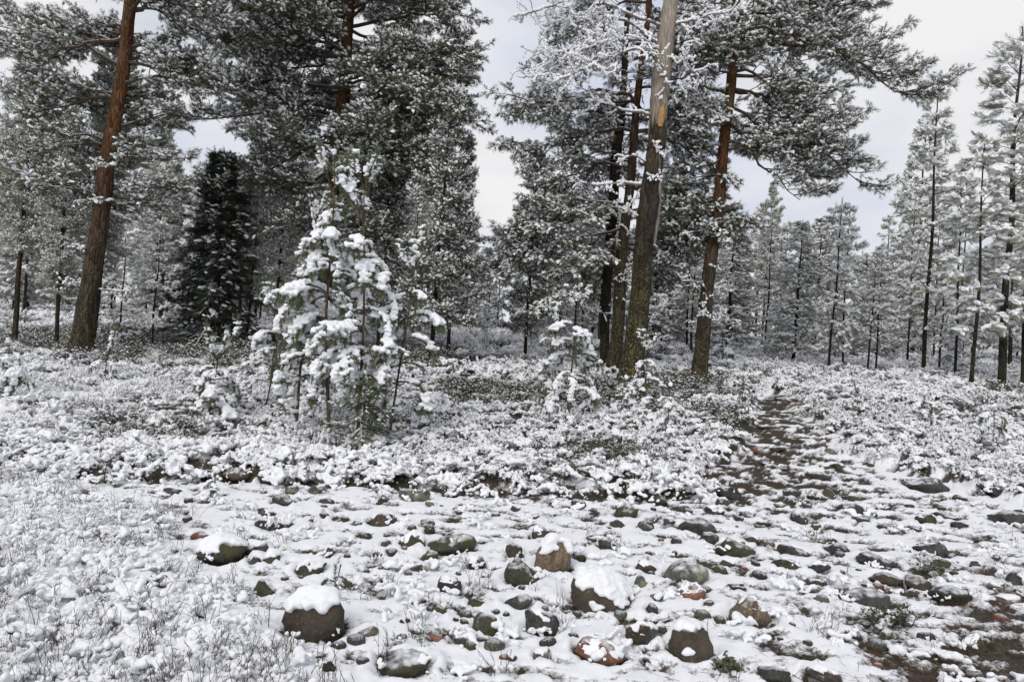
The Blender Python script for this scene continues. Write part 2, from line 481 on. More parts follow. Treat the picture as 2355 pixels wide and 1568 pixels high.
def build_ground():
    nt_, ny = 640, 430
    t = np.linspace(-1.25, 1.25, nt_)
    y = np.concatenate([np.linspace(1.3, 2.2, 12)[:-1], 2.2 * (220 / 2.2) ** (np.linspace(0, 1, ny) ** 1.35)])
    T, Y = np.meshgrid(t, y); X = T * Y
    v, lf, sh = cover_fn(X, Y)
    base = H(X, Y)
    near = 1 - smooth(25, 60, Y)
    Z = base + relief(X, Y, v, lf, sh)
    for sx, sy, sr in STONE_SPOTS:      # snow sags a little against a stone
        j = np.nonzero(np.abs(Y[:, 0] - sy) < sr * 2.2)[0]
        if len(j) == 0: continue
        a, b = j[0], j[-1] + 1
        d = np.hypot(X[a:b] - sx, Y[a:b] - sy) / sr
        Z[a:b] -= .022 * np.exp(-((d - .95) / .4) ** 2) + .05 * (d < .8) - .030 * np.exp(-((d - 1.35) / .3) ** 2) * (.6 + perlin(X[a:b] * 6, Y[a:b] * 6, 77))
        v[a:b] -= .22 * np.exp(-((d - .95) / .2) ** 2) - .15 * np.exp(-((d - 1.35) / .3) ** 2)
    V = np.stack([X, Y, Z], -1).reshape(-1, 3)
    r, c = Y.shape
    i = np.arange(r - 1)[:, None] * c; j = np.arange(c - 1)[None]
    Q = np.stack([i + j, i + j + 1, i + c + j + 1, i + c + j], -1).reshape(-1, 4)
    me = make_mesh("ground", V, Q, [M_GROUND])
    at = me.attributes.new("cover", 'FLOAT', 'POINT'); at.data.foreach_set('value', np.clip(v, 0, 1).astype(np.float32).ravel())
    o = link("ground", me); o['kind'] = 'structure'
    # the land around and behind the viewer, a little lower than the near sheet
    g = np.linspace(-260, 260, 131); X, Y = np.meshgrid(g, g)
    Z = H(X, Y) - .35
    r = c = 131
    i = np.arange(r - 1)[:, None] * c; j = np.arange(c - 1)[None]
    Q = np.stack([i + j, i + j + 1, i + c + j + 1, i + c + j], -1).reshape(-1, 4)
    me = make_mesh("far_ground", np.stack([X, Y, Z], -1).reshape(-1, 3), Q, [M_GROUND])
    at = me.attributes.new("cover", 'FLOAT', 'POINT'); at.data.foreach_set('value', np.full(r * c, .8, np.float32))
    o = link("far_ground", me); o['kind'] = 'structure'

# ------------------------------------------------------------------ stones
def stone_mesh(name, w, d, h, mat, seed, facets=5, res=ICO3):
    rs = np.random.default_rng(seed)
    V, F = res[0].copy(), res[1]
    for _ in range(facets):
        nrm = norm(rs.normal(size=3) * [1, 1, .8]); k = rs.uniform(.50 if facets > 4 else .74, .88)
        dd = V @ nrm; over = np.maximum(dd - k, 0); V = V - nrm * (over * .95)[:, None]
    off = Vector(rs.uniform(-50, 50, 3))
    nn = np.array([mnoise.noise(Vector(v) * 1.6 + off) * .20 + mnoise.noise(Vector(v) * 4.5 + off) * .075 for v in V])
    V = V * (1 + nn)[:, None]
    V = (V - (V.max(0) + V.min(0)) / 2) / ((V.max(0) - V.min(0)) / 2)
    V = V * [w / 2, d / 2, h / 2]
    return V, F

def snow_cap(V, F, thick, seed, thr=.35, voxel=.014):
    rs = np.random.default_rng(seed)
    fn = norm(np.cross(V[F[:, 1]] - V[F[:, 0]], V[F[:, 2]] - V[F[:, 0]]))
    c = V[F].mean(1)
    up = fn[:, 2] + .25 * perlin(c[:, 0] * 14 + 3, c[:, 1] * 14, seed)
    k = np.nonzero((up > thr) & (c[:, 2] > 0))[0]
    if len(k) > 900: k = rs.choice(k, 900, replace=False)
    P = c[k]; R = thick * (.85 + .3 * perlin(c[k][:, 0] * 16, c[k][:, 1] * 16, 9)) * rs.uniform(.93, 1.0, len(k)) * np.clip(.6 + up[k] * .5, .5, 1.1)
    P = P + [0, 0, thick * .35]
    return blobs(P, R, voxel, .85, rs)

# cx, cy, w, h (pixels of the 2355 px wide view), kind, cap thickness (m), label or None
STONES = [
 (721, 1432, 136, 118, 'brown', .050, "round brown boulder with thick snow cap and dark mossy front"),
 (506, 1272, 108, 62, 'moss', .035, "dark lichened boulder under a flat snow cap, beside a pinkish stone"),
 (461, 1241, 52, 30, 'red', 0, "pinkish brown stone tucked behind the flat-capped dark boulder"),
 (284, 1247, 88, 26, 'lichen', .022, "long low olive stone with snow on it among blueberry twigs"),
 (591, 1261, 70, 38, 'grey', .018, "grey-brown slanted stone right of the flat-capped dark boulder"),
 (583, 1292, 36, 32, 'grey', 0, "small grey stone below the slanted stone beside the capped boulder"),
 (605, 1364, 52, 32, 'moss', 0, "dark stone with green lichen left of the round boulder, poking from deep snow"),
 (355, 1353, 60, 34, 'moss', 0, "dark tilted slab sunk in deep snow between twigs"),
 (345, 1424, 46, 26, 'red', .02, "wedge of pink-red stone poking out under snow"),
 (408, 1427, 44, 58, 'moss', 0, "upright brown mossy stone right of the pink-red wedge"),
 (38, 1482, 42, 46, 'moss', .02, "dark stone shape put in for a dark snow hole at the edge of the twigs"),  # stone shape added where there is a dark hole in the snow
 (651, 1157, 52, 28, 'grey', 0, "dark rounded stone just below the shrub bank, above the brown-grey block"),
 (613, 1184, 46, 36, 'brown', .012, "brown-grey block of stone with snow on its left side"),
 (629, 1208, 80, 24, 'grey', 0, "flat dark slab in front of the brown-grey block"),
 (720, 1126, 32, 36, 'lichen', 0, "upright grey stone at the foot of the shrub bank"),
 (668, 1133, 34, 22, 'lichen', 0, None), (750, 1156, 32, 17, 'brown', 0, None),
 (393, 1136, 40, 20, 'grey', 0, "dark stone at the foot of the bank right of low twigs"),
 (714, 1312, 66, 36, 'moss', .022, "moss-covered stone with snowy top above the round boulder"),
 (622, 1290, 36, 36, 'moss', .025, "small mossy stone wearing a ball of snow"),
 (757, 1280, 22, 28, 'grey', 0, None), (755, 1560, 34, 26, 'grey', 0, None),
 (952, 1140, 72, 36, 'lichen', 0, "broad flat-topped grey boulder at the foot of the shrub bank"),
 (1051, 1137, 28, 19, 'grey', 0, "small round grey stone right of the flat-topped boulder by the bank"),
 (877, 1200, 66, 33, 'brown', 0, "smooth purplish grey dome-shaped stone on the open snow"),
 (775, 1194, 28, 18, 'brown', 0, None), (745, 1193, 20, 12, 'brown', 0, None),
 (1053, 1181, 27, 17, 'tan', 0, "small tan brown stone on open snow"), (1128, 1188, 40, 14, 'brown', 0, "low pale brown disc-like stone on open snow"),
 (1185, 1177, 21, 13, 'grey', 0, None), (1330, 1163, 34, 24, 'grey', 0, "dark pointed stone just in front of the shrub bank"),
 (1438, 1181, 60, 31, 'moss', 0, "dark stone with an ochre right side"),
 (1515, 1153, 42, 34, 'moss', 0, "dark upright lichened stone at the bank where the path begins"),
 (1421, 1208, 34, 20, 'grey', 0, None), (1484, 1215, 39, 27, 'grey', 0, "rounded black-grey stone with a snow patch on its left"),
 (949, 1247, 58, 42, 'moss', 0, "dark mossy stone left of the long olive boulder"),
 (1038, 1256, 106, 42, 'moss', 0, "long sloping boulder coated in olive moss"),
 (987, 1285, 46, 22, 'moss', 0, "low mossy stone in front of the long olive boulder"),
 (1093, 1302, 48, 33, 'grey', 0, "grey stone with rusty leaves around its top"),
 (1183, 1277, 41, 39, 'brown', 0, "dark brown pointed stone left of the striped snow-capped rock"),
 (1241, 1230, 46, 39, 'grey', .012, "grey slanted stone behind the striped snow-capped rock"),
 (1272, 1288, 80, 82, 'striped', .045, "pale striped rock under a tall rounded snow cap"),
 (1199, 1328, 78, 46, 'moss', 0, "grey stone with moss patches below the striped snow-capped rock"),
 (1031, 1357, 58, 42, 'grey', 0, "smooth grey egg-shaped stone in clean snow"),
 (1192, 1393, 62, 29, 'grey', 0, "flat dark stone alone in smooth snow below the moss-patched grey stone"),
 (1095, 1393, 36, 21, 'moss', 0, None),
 (1380, 1362, 138, 100, 'brown', .030, "large brown-grey lichened boulder dusted with snow, dry twigs in front"),
 (1474, 1345, 30, 38, 'lichen', 0, "pale green-grey stone right of the large dusted boulder"),
 (1487, 1311, 46, 23, 'brown', 0, "brown stone above the pale green-grey stone"),
 (1118, 1444, 62, 50, 'moss', 0, "blue-grey stone with moss on top, snow tongue across its foot"),
 (1245, 1440, 82, 56, 'grey', 0, "big dark grey rounded stone with a stepped top"),
 (999, 1411, 54, 32, 'moss', 0, "mossy ledge of stone under overhanging snowy twigs"),
 (845, 1466, 46, 19, 'tan', 0, "pale tan stone just right of the round boulder"),
 (925, 1538, 116, 38, 'moss', 0, "long dark mossy stone lying low near the front"),
 (1380, 1504, 108, 40, 'red', .012, "long reddish brown stone with snow over its left end"),
 (1482, 1466, 84, 42, 'brown', 0, "dark broken stone right of the long reddish stone"),
 (1523, 1435, 42, 17, 'brown', 0, None), (1501, 1411, 33, 19, 'grey', 0, None),
 (1246, 1521, 42, 22, 'lichen', 0, "flat pale lichened stone almost buried in snow"),
 (987, 1224, 26, 19, 'moss', 0, None), (987, 1167, 22, 13, 'tan', 0, None),
 (1681, 1137, 60, 29, 'grey', 0, "wide dark wedge-shaped stone at the mouth of the path"),
 (1659, 1158, 40, 18, 'grey', 0, None), (1645, 1179, 46, 21, 'grey', 0, "dark hump-backed stone with a hole of snow beside it"),
 (1570, 1176, 48, 21, 'grey', 0, None), (1605, 1212, 80, 42, 'grey', 0, "big dark heart-shaped stone in the stony track"),
 (1632, 1243, 42, 25, 'grey', 0, None), (1690, 1262, 90, 38, 'moss', 0, "mossy wedge-shaped stone sloping down to the right"),
 (1725, 1240, 40, 25, 'moss', 0, None), (1826, 1267, 70, 35, 'grey', 0, "smooth grey hollow-sided stone in the stony track"),
 (1809, 1302, 56, 25, 'moss', 0, "low mossy stone just below the hollow-sided grey stone"),
 (1926, 1267, 53, 27, 'grey', 0, "dark knobbly stone right of the hollow-sided grey stone"),
 (1581, 1320, 102, 50, 'lichen', 0, "large dark flat-sided boulder speckled with lichen"),
 (1590, 1367, 66, 36, 'red', 0, "rusty red stone below the lichen-speckled flat-sided boulder"),
 (2017, 1294, 90, 28, 'grey', 0, "long dark slab with small snow spots"),
 (2138, 1267, 80, 46, 'grey', 0, "dark diagonal rock with a small bush growing at its foot"),
 (2043, 1336, 66, 22, 'brown', 0, None), (2114, 1344, 66, 29, 'brown', 0, "brown stone with cracked top on the littered ground"),
 (1988, 1374, 128, 40, 'grey', 0, "wide arched dark stone behind the green lingonberry bush"),
 (2189, 1377, 84, 33, 'grey', 0, "smooth dark stone right of the green lingonberry bush"),
 (2322, 1380, 56, 20, 'tan', 0, "flat tan-grey stone on bare brown litter"),
 (1729, 1413, 98, 68, 'striped', .014, "striped pale and dark boulder partly wrapped in snow"),
 (1590, 1484, 100, 100, 'brown', .030, "steep brown and grey rock with snow on its shoulder, lingonberry at its foot"),
 (1911, 1136, 35, 25, 'moss', 0, "yellow-green mossy stone on the open track"),
 (1824, 1139, 37, 16, 'grey', 0, None), (1871, 1143, 31, 13, 'grey', 0, None), (1961, 1145, 56, 17, 'moss', 0, None),
 (1963, 1170, 70, 18, 'grey', 0, None), (1855, 1168, 28, 10, 'grey', 0, None), (1853, 1198, 64, 14, 'grey', 0, None),
 (1981, 1200, 37, 13, 'grey', 0, None), (1809, 1218, 30, 12, 'moss', 0, None), (1877, 1218, 23, 16, 'moss', 0, None),
 (2132, 1200, 42, 25, 'brown', 0, None), (2176, 1187, 52, 21, 'grey', 0, None),
 (2131, 1118, 88, 30, 'grey', .012, "broad flat grey stone with snow blobs on it below the right-hand shrubs"),
 (2277, 1130, 46, 21, 'grey', 0, "grey stone at the edge of the right-hand shrubs"),
 (2255, 1249, 27, 13, 'grey', 0, None), (2291, 1262, 30, 14, 'brown', 0, None), (2341, 1337, 44, 36, 'grey', 0, None),
 (2244, 1479, 56, 42, 'brown', 0, "dark brown lump of stone on the bare littered ground"),
 (1858, 1523, 29, 20, 'brown', 0, None), (1782, 1562, 70, 28, 'grey', 0, "dark flat stone at the bottom edge, left of another"),
 (1897, 1561, 76, 28, 'grey', 0, "dark grey slab at the bottom edge, right of another"), (1502, 1477, 30, 42, 'grey', 0, None),
 (2328, 1196, 76, 44, 'grey', .012, "large dark rock under snowy shrubs at the far right of the track"),
 (1807, 919, 42, 14, 'brown', 0, "low brown stone in the bare upper part of the path"), (1751, 981, 28, 10, 'grey', 0, None),
 (1783, 1032, 42, 14, 'brown', 0, None), (1736, 1039, 16, 11, 'red', 0, None), (1886, 1025, 38, 13, 'tan', 0, None),
 (1911, 1040, 24, 13, 'tan', 0, None), (1798, 1078, 40, 10, 'brown', 0, None), (1926, 1072, 31, 15, 'moss', 0, None),
 (1884, 1093, 55, 13, 'grey', 0, None), (1827, 1107, 37, 12, 'grey', 0, None), (1999, 1072, 24, 10, 'moss', 0, None),
 (1735, 1000, 18, 8, 'brown', 0, None), (1861, 985, 30, 9, 'brown', 0, None), (1850, 1060, 26, 9, 'brown', 0, None), (1760, 1065, 24, 9, 'grey', 0, None),
 (77, 1060, 40, 15, 'grey', 0, None), (143, 1070, 32, 18, 'grey', 0, None), (22, 1076, 40, 12, 'brown', 0, None),
 (314, 1104, 40, 19, 'brown', 0, "brown rounded stone at the left end of the shrub bank"), (138, 1107, 52, 14, 'grey', 0, None), (38, 1124, 38, 14, 'grey', 0, None),
 (422, 1112, 26, 14, 'grey', 0, None), (540, 1094, 60, 28, 'brown', 0, "broad brown stone under the overhang of the shrub bank"),
 (478, 1090, 46, 24, 'grey', 0, "dark stone under the bank left of the broad brown one"), (222, 1114, 36, 12, 'grey', 0, None), (186, 1078, 36, 12, 'grey', 0, None),
 (612, 1102, 34, 26, 'grey', 0, None), (1262, 1242, 16, 12, 'red', 0, None), (1337, 1283, 26, 24, 'moss', 0, None), (1366, 1244, 34, 14, 'brown', 0, None),
 (1395, 1262, 40, 20, 'grey', 0, None), (1116, 1332, 22, 12, 'moss', 0, None), (1078, 1362, 24, 10, 'red', 0, None), (1000, 1476, 36, 14, 'red', 0, None),
 (818, 1212, 26, 12, 'grey', 0, None), (836, 1240, 36, 18, 'moss', 0, None), (793, 1226, 28, 12, 'grey', 0, None), (886, 1258, 24, 12, 'grey', 0, None),
 (900, 1278, 28, 14, 'grey', 0, None), (980, 1210, 40, 9, 'brown', 0, None), (1225, 1195, 30, 8, 'brown', 0, None), (1295, 1190, 36, 9, 'brown', 0, None),
 (1555, 1250, 26, 12, 'grey', 0, None), (1540, 1205, 26, 10, 'grey', 0, None), (1655, 1320, 40, 18, 'moss', 0, None), (1670, 1300, 26, 14, 'brown', 0, None),
 (1510, 1385, 34, 14, 'brown', 0, None), (1520, 1460, 30, 14, 'brown', 0, None), (1745, 1330, 34, 18, 'brown', 0, None), (1885, 1310, 50, 22, 'grey', 0, None),
 (1695, 1362, 40, 14, 'brown', 0, None), (1630, 1400, 24, 10, 'grey', 0, None), (2208, 1213, 34, 12, 'grey', 0, None), (2170, 1300, 34, 18, 'moss', 0, None),
 (2243, 1303, 32, 14, 'grey', 0, None), (2210, 1150, 30, 12, 'moss', 0, None), (2040, 1218, 36, 10, 'grey', 0, None), (2105, 1222, 30, 10, 'brown', 0, None),
 (1720, 1185, 32, 11, 'grey', 0, None), (1755, 1205, 34, 11, 'brown', 0, None), (1700, 1200, 24, 12, 'grey', 0, None), (1790, 1165, 30, 10, 'grey', 0, None),
]
KINDWORD = {'grey': 'dark grey', 'brown': 'brown', 'red': 'reddish', 'moss': 'mossy', 'tan': 'tan', 'lichen': 'lichened', 'striped': 'striped'}

def zone_word(px, py):
    if px > 1690 and py < 1130: return "in the trodden path between the shrubs"
    if px < 640 and py < 1150: return "at the foot of the shrub bank, left end"
    if px > 2100: return "on the littered right side of the track"
    if px > 1500 and py < 1235: return "at the mouth of the path"
    if px > 1480: return "in the lower right of the stony track"
    if py < 1215: return "on open snow in front of the bank"
    return "in the middle of the stony ground"

def build_stones():
    small = []
    for i, (cx, cy, w, h, kind, cap, label) in enumerate(STONES):
        g = ground_at(cx, cy + h * .30)
        D = g[1]; k = D / FPX
        wm = w * k * 1.06; hm = h * k
        hh = max(hm * 1.2, wm * .40); dm = wm * random.uniform(.6, 1.0)
        V, F = stone_mesh("stone", wm, dm, hh, None, i * 13 + 5, 9 if w < 100 else 3)
        ang = random.uniform(-.35, .35) if w > 60 else random.uniform(-.6, .6)
        # slope of the long ones
        gz0 = float(surf(g[0], g[1] + dm * .1)[0])
        o_loc = (g[0], g[1] + dm * .12, gz0 + hm * (.80 if cap > .03 else .56) - hh * .5 + .004)
        me = make_mesh("stone", V, F, [M_ST[kind]])
        nm = "boulder" if w > 75 else "stone"
        o = link(nm, me, loc=o_loc, rot=(random.uniform(-.2, .2), random.uniform(-.22, .22), ang))
        STONE_SPOTS.append((g[0], g[1] + dm * .1, wm * .5))
        if label: tag(o, label, nm)
        else:
            gz = zone_word(cx, cy)
            sz = ("tiny" if w < 28 else "small" if w < 40 else "medium-sized") + (" flat" if h / w < .42 else " rounded")
            tag(o, f"{sz} {KINDWORD[kind]} stone {gz}", "stone", f"{sz} {KINDWORD[kind]} stones {gz}")
        if not cap and w > 40 and w < 110 and i % 5 in (0, 3): cap = .013
        if cap:
            Vc, Fc = snow_cap(V, F, max(cap * .85, wm * .085 if w > 120 and cap > .025 else wm * .05 if cap > .025 else 0), i + 3, .50 if cap > .025 else .55, .012)
            s = link("snow_cap", make_mesh("snow_cap", Vc, Fc, [M_SNOW]), o)
    # still smaller cobbles scattered over the track, sharing eight shapes
    protos = []
    for j in range(8):
        V, F = stone_mesh("cobble", 1, .8, .62, None, 900 + j, 4, ICO2)
        protos.append(make_mesh("cobble", V, F, [M_ST[('grey', 'brown', 'grey', 'moss', 'grey', 'brown', 'red', 'lichen')[j]]]))
    rs = np.random.default_rng(77); n = 0; tries = 0
    while n < 170 and tries < 5000:
        tries += 1
        px = rs.uniform(250, 2355); py = rs.uniform(1150, 1550)
        if px < 650 and py > 1230: continue
        if px < 1500 and rs.random() < .45: continue
        g = ground_at(px, py)
        if float(shrub_mask(g[0:1], g[1:2])[0]) > .3: continue
        if any((g[0] - a) ** 2 + (g[1] - b) ** 2 < (c + .05) ** 2 for a, b, c in STONE_SPOTS): continue
        s = rs.uniform(.045, .12) if rs.random() < .5 else rs.uniform(.035, .07)
        o = link("cobble", protos[n % 8], loc=(g[0], g[1], float(surf(g[0], g[1])[0]) + s * .04), rot=(0, 0, rs.uniform(0, 6.3)), scale=s)
        cw = ('dark grey', 'brown', 'grey', 'mossy', 'grey', 'brown', 'reddish', 'lichened')[n % 8]; gz = zone_word(px, py)
        tag(o, f"tiny {cw} cobble half buried {gz}", "cobble", f"tiny {cw} cobbles {gz}")
        n += 1

# ------------------------------------------------------------------ needle tufts and shoots
def tuft_proto(rs, n, spread=.55, width=.035, seglen=.42, back=0.0):
    """needles around a unit shoot along +X"""
    V = []; F = []
    for i in range(n):
        t = rs.uniform(back, 1.0); a = rs.uniform(0, 2 * PI)
        d = np.array([math.cos(spread), math.sin(spread) * math.cos(a), math.sin(spread) * math.sin(a)]) + rs.normal(size=3) * .15
        d /= np.linalg.norm(d)
        p = np.array([t * .85, 0, 0]); q = p + d * seglen * rs.uniform(.8, 1.15)
        s = norm(np.cross(d, rs.normal(size=3))) * width
        k = len(V); V += [p + s, p - s, q]; F += [[k, k + 1, k + 2]]
    return np.array(V), np.array(F)

def snow_proto(rs, sides=5):
    """flattened lump along +X, lying on top of the shoot"""
    V = [[-.05, 0, .05]]; F = []
    for k, (x, r) in enumerate(((.12, .22), (.45, .33), (.80, .24))):
        for i in range(sides):
            a = i * 2 * PI / sides + k * .5
            V.append([x + rs.normal() * .04, math.cos(a) * r * rs.uniform(.8, 1.2), .10 + math.sin(a) * r * .75 * rs.uniform(.8, 1.2)])
    V.append([.98, 0, .04]); e = len(V) - 1
    for i in range(sides):
        j = (i + 1) % sides
        F.append([0, 1 + j, 1 + i])
        for k in range(2):
            a, b = 1 + k * sides, 1 + (k + 1) * sides
            F += [[a + i, a + j, b + j], [a + i, b + j, b + i]]
        F.append([1 + 2 * sides + i, 1 + 2 * sides + j, e])
    return np.array(V), np.array(F)

_rs = np.random.default_rng(3)
TUFT_HI = [tuft_proto(_rs, 20, .65, .022, .42) for _ in range(4)]
TUFT_MD = [tuft_proto(_rs, 17, .75, .019, .48) for _ in range(4)]
TUFT_LO = [tuft_proto(_rs, 12, .75, .032, .5) for _ in range(4)]
SNOWP = [snow_proto(_rs, 4) for _ in range(4)]

def add_shoots(mb, pos, d, ln, rs, tufts, snow, snow_size=1.0, m_needle=0, m_snow=1):
    pos = np.asarray(pos); d = np.asarray(d); ln = np.asarray(ln)
    if len(pos) == 0: return
    A0 = frames(d + rs.normal(size=d.shape) * .12)
    which = rs.integers(0, 4, len(pos))
    sn = rs.random(len(pos)) < snow
    for k in range(4):
        s = which == k
        if s.any(): mb.add(*inst(*tufts[k], pos[s], A0[s] * ln[s][:, None, None]), m_needle)
        s = s & sn
        if s.any():
            sc = ln[s] * snow_size * rs.uniform(.45, 1.2, s.sum())
            A = A0[s] * np.stack([sc, sc, sc * .9], 1)[:, None, :]
            mb.add(*inst(*SNOWP[k], pos[s] + [0, 0, 1] * (ln[s] * .16)[:, None], A), m_snow)

def grow(rs, L, st):
    """one branch along +X. returns segments p0,p1,r and shoots pos,dir,len"""
    S0, S1, SR, P, D, LN = [], [], [], [], [], []
    def axis(p, yaw, pitch, length, level, r):
        step = max(.05, min(.16, length / 5)); n = max(2, int(length / step)); side = rs.choice([-1, 1])
        for i in range(n):
            t = (i + .5) / n
            yaw += rs.normal() * st['gnarl']; pitch += rs.normal() * st['gnarl'] * .7 + (st['sag'] if t < .6 else st['tip']) * step / max(length, .3)
            pitch = max(-1.3, min(1.2, pitch))
            d = np.array([math.cos(pitch) * math.cos(yaw), math.cos(pitch) * math.sin(yaw), math.sin(pitch)])
            q = p + d * step
            S0.append(p); S1.append(q); SR.append(max(r * (1 - .8 * t), st['rmin']))
            if level < st['levels'] and t > st['bare'] * (1 if level == 0 else .3):
                for sgn in ((side,) if rs.random() < .55 else (side, -side)):
                    l2 = length * st['ratio'] * (1 - t * .75) * rs.uniform(.6, 1.25)
                    if level == 0: l2 = min(l2, st.get('maxlat', 9))
                    axis(q, yaw + sgn * rs.uniform(.5, 1.05), pitch * .6 + rs.normal() * .2, l2, level + 1, r * .5)
                side = -side
            if (level >= 1 and t > (.35 if level == st['levels'] else .7)) or t > .85:
                if rs.random() < st['dens']:
                    P.append(q - d * step * .5); D.append(d); LN.append(st['shoot'] * rs.uniform(.75, 1.25))
            p = q
        for k in range(st.get('endn', 2)):
            P.append(p); D.append(d + rs.normal(size=3) * .45 + [0, 0, .1]); LN.append(st['shoot'] * rs.uniform(.8, 1.2))
    axis(np.zeros(3), 0., st['pitch'], L, 0, st['r'])
    return tuple(np.array(a) for a in (S0, S1, SR, P, D, LN))

OLD = dict(gnarl=.16, sag=-.25, tip=.7, levels=2, bare=.15, ratio=.42, rmin=.005, r=.022, dens=.62, shoot=.125, pitch=.1, endn=2)
DROOP = dict(gnarl=.13, sag=-.9, tip=.2, levels=2, bare=.1, ratio=.4, rmin=.005, r=.02, dens=.6, shoot=.13, pitch=.15, endn=2)
YOUNG = dict(gnarl=.06, sag=-.7, tip=.25, levels=1, bare=.12, ratio=.5, rmin=.005, r=.014, dens=1., shoot=.17, pitch=.42, endn=2)
SPR = dict(gnarl=.05, sag=-.7, tip=.6, levels=1, bare=.05, ratio=.42, rmin=.005, r=.018, dens=1., shoot=.17, pitch=.0, endn=2)

def branch_lib(rs, st, Ls, per):
    return [(L, grow(rs, L, st)) for L in Ls for _ in range(per)]
_rb = np.random.default_rng(12)
LIB_OLD = branch_lib(_rb, OLD, (.8, 1.1, 1.4), 4)
LIB_DROOP = branch_lib(_rb, DROOP, (.8, 1.2, 1.6), 3)
LIB_YOUNG = branch_lib(_rb, YOUNG, (.5, .8, 1.2), 4)
LIB_SPR = branch_lib(_rb, SPR, (.6, 1.0, 1.5), 3)

def rotz(a):
    c, s = math.cos(a), math.sin(a); return np.array([[c, -s, 0], [s, c, 0], [0, 0, 1]])
def rot_pitch(a):       # lifts +X upward
    c, s = math.cos(a), math.sin(a); return np.array([[c, 0, -s], [0, 1, 0], [s, 0, c]])

def put_branch(mb, lib, rs, pos, yaw, pitch, L, tufts, snow, snow_size, shoot_k=1.0, seg=True):
    i = int(np.argmin([abs(b[0] - L) + rs.random() * .35 for b in lib]))
    L0, (S0, S1, SR, P, D, LN) = lib[i]
    k = L / L0; R = rotz(yaw) @ rot_pitch(pitch)
    if seg: add_segs(mb, S0 @ R.T * k + pos, S1 @ R.T * k + pos, SR * min(k, 1.3), 2)
    add_shoots(mb, P @ R.T * k + pos, D @ R.T, LN * shoot_k, rs, tufts, snow, snow_size)

# ------------------------------------------------------------------ trunks
def trunk_mesh(P, R, mat, rs, sides=14, rough=.03, flare=.35, name="trunk"):
    P = np.asarray(P, float); R = np.asarray(R, float).copy()
    z = np.linalg.norm(P - P[0], axis=1)
    n = max(6, int(z[-1] / .22)); zz = np.concatenate([[-.25, 0, .08, .2], np.linspace(.4, z[-1], n)])
    Q = np.stack([np.interp(np.maximum(zz, 0), z, P[:, i]) for i in range(3)], 1); Q[:, 2] += np.minimum(zz, 0)
    q = np.interp(zz, z, R)
    fl = flare * R[0] * np.exp(-np.maximum(zz, 0) / .22)
    w = np.linspace(0, 1, len(zz))
    Q[1:, 0] += .02 * np.sin(zz[1:] * 1.7 + rs.random() * 6); Q[1:, 1] += .02 * np.sin(zz[1:] * 1.3 + rs.random() * 6)
    V, F = tube(Q, q + fl, sides, rough, rs)
    # buttress lobes at the foot
    W = V.copy(); c = np.repeat(Q, sides, axis=0)
    c = np.concatenate([c, Q[-1:]]); d = W - c; a = np.arctan2(d[:, 1], d[:, 0])
    hz = np.concatenate([np.repeat(zz, sides), zz[-1:]])
    lob = 1 + .22 * np.sin(a * 4 + rs.random() * 6) * np.exp(-np.maximum(hz, 0) / .18) * (flare > 0)
    W = c + d * lob[:, None]
    return make_mesh(name, W, F, [mat])

MATS_CROWN = [M_NEEDLE, M_SNOW, M_TWIG]

def line_pts(a, b, n, sag, wig, rs):
    t = np.linspace(0, 1, n)[:, None]
    P = a + (b - a) * t
    P[:, 2] += sag * np.sin(t[:, 0] * PI)
    W = np.cumsum(rs.normal(size=(n, 3)) * wig, axis=0); W -= W[0]; W -= t * W[-1]
    return P + W

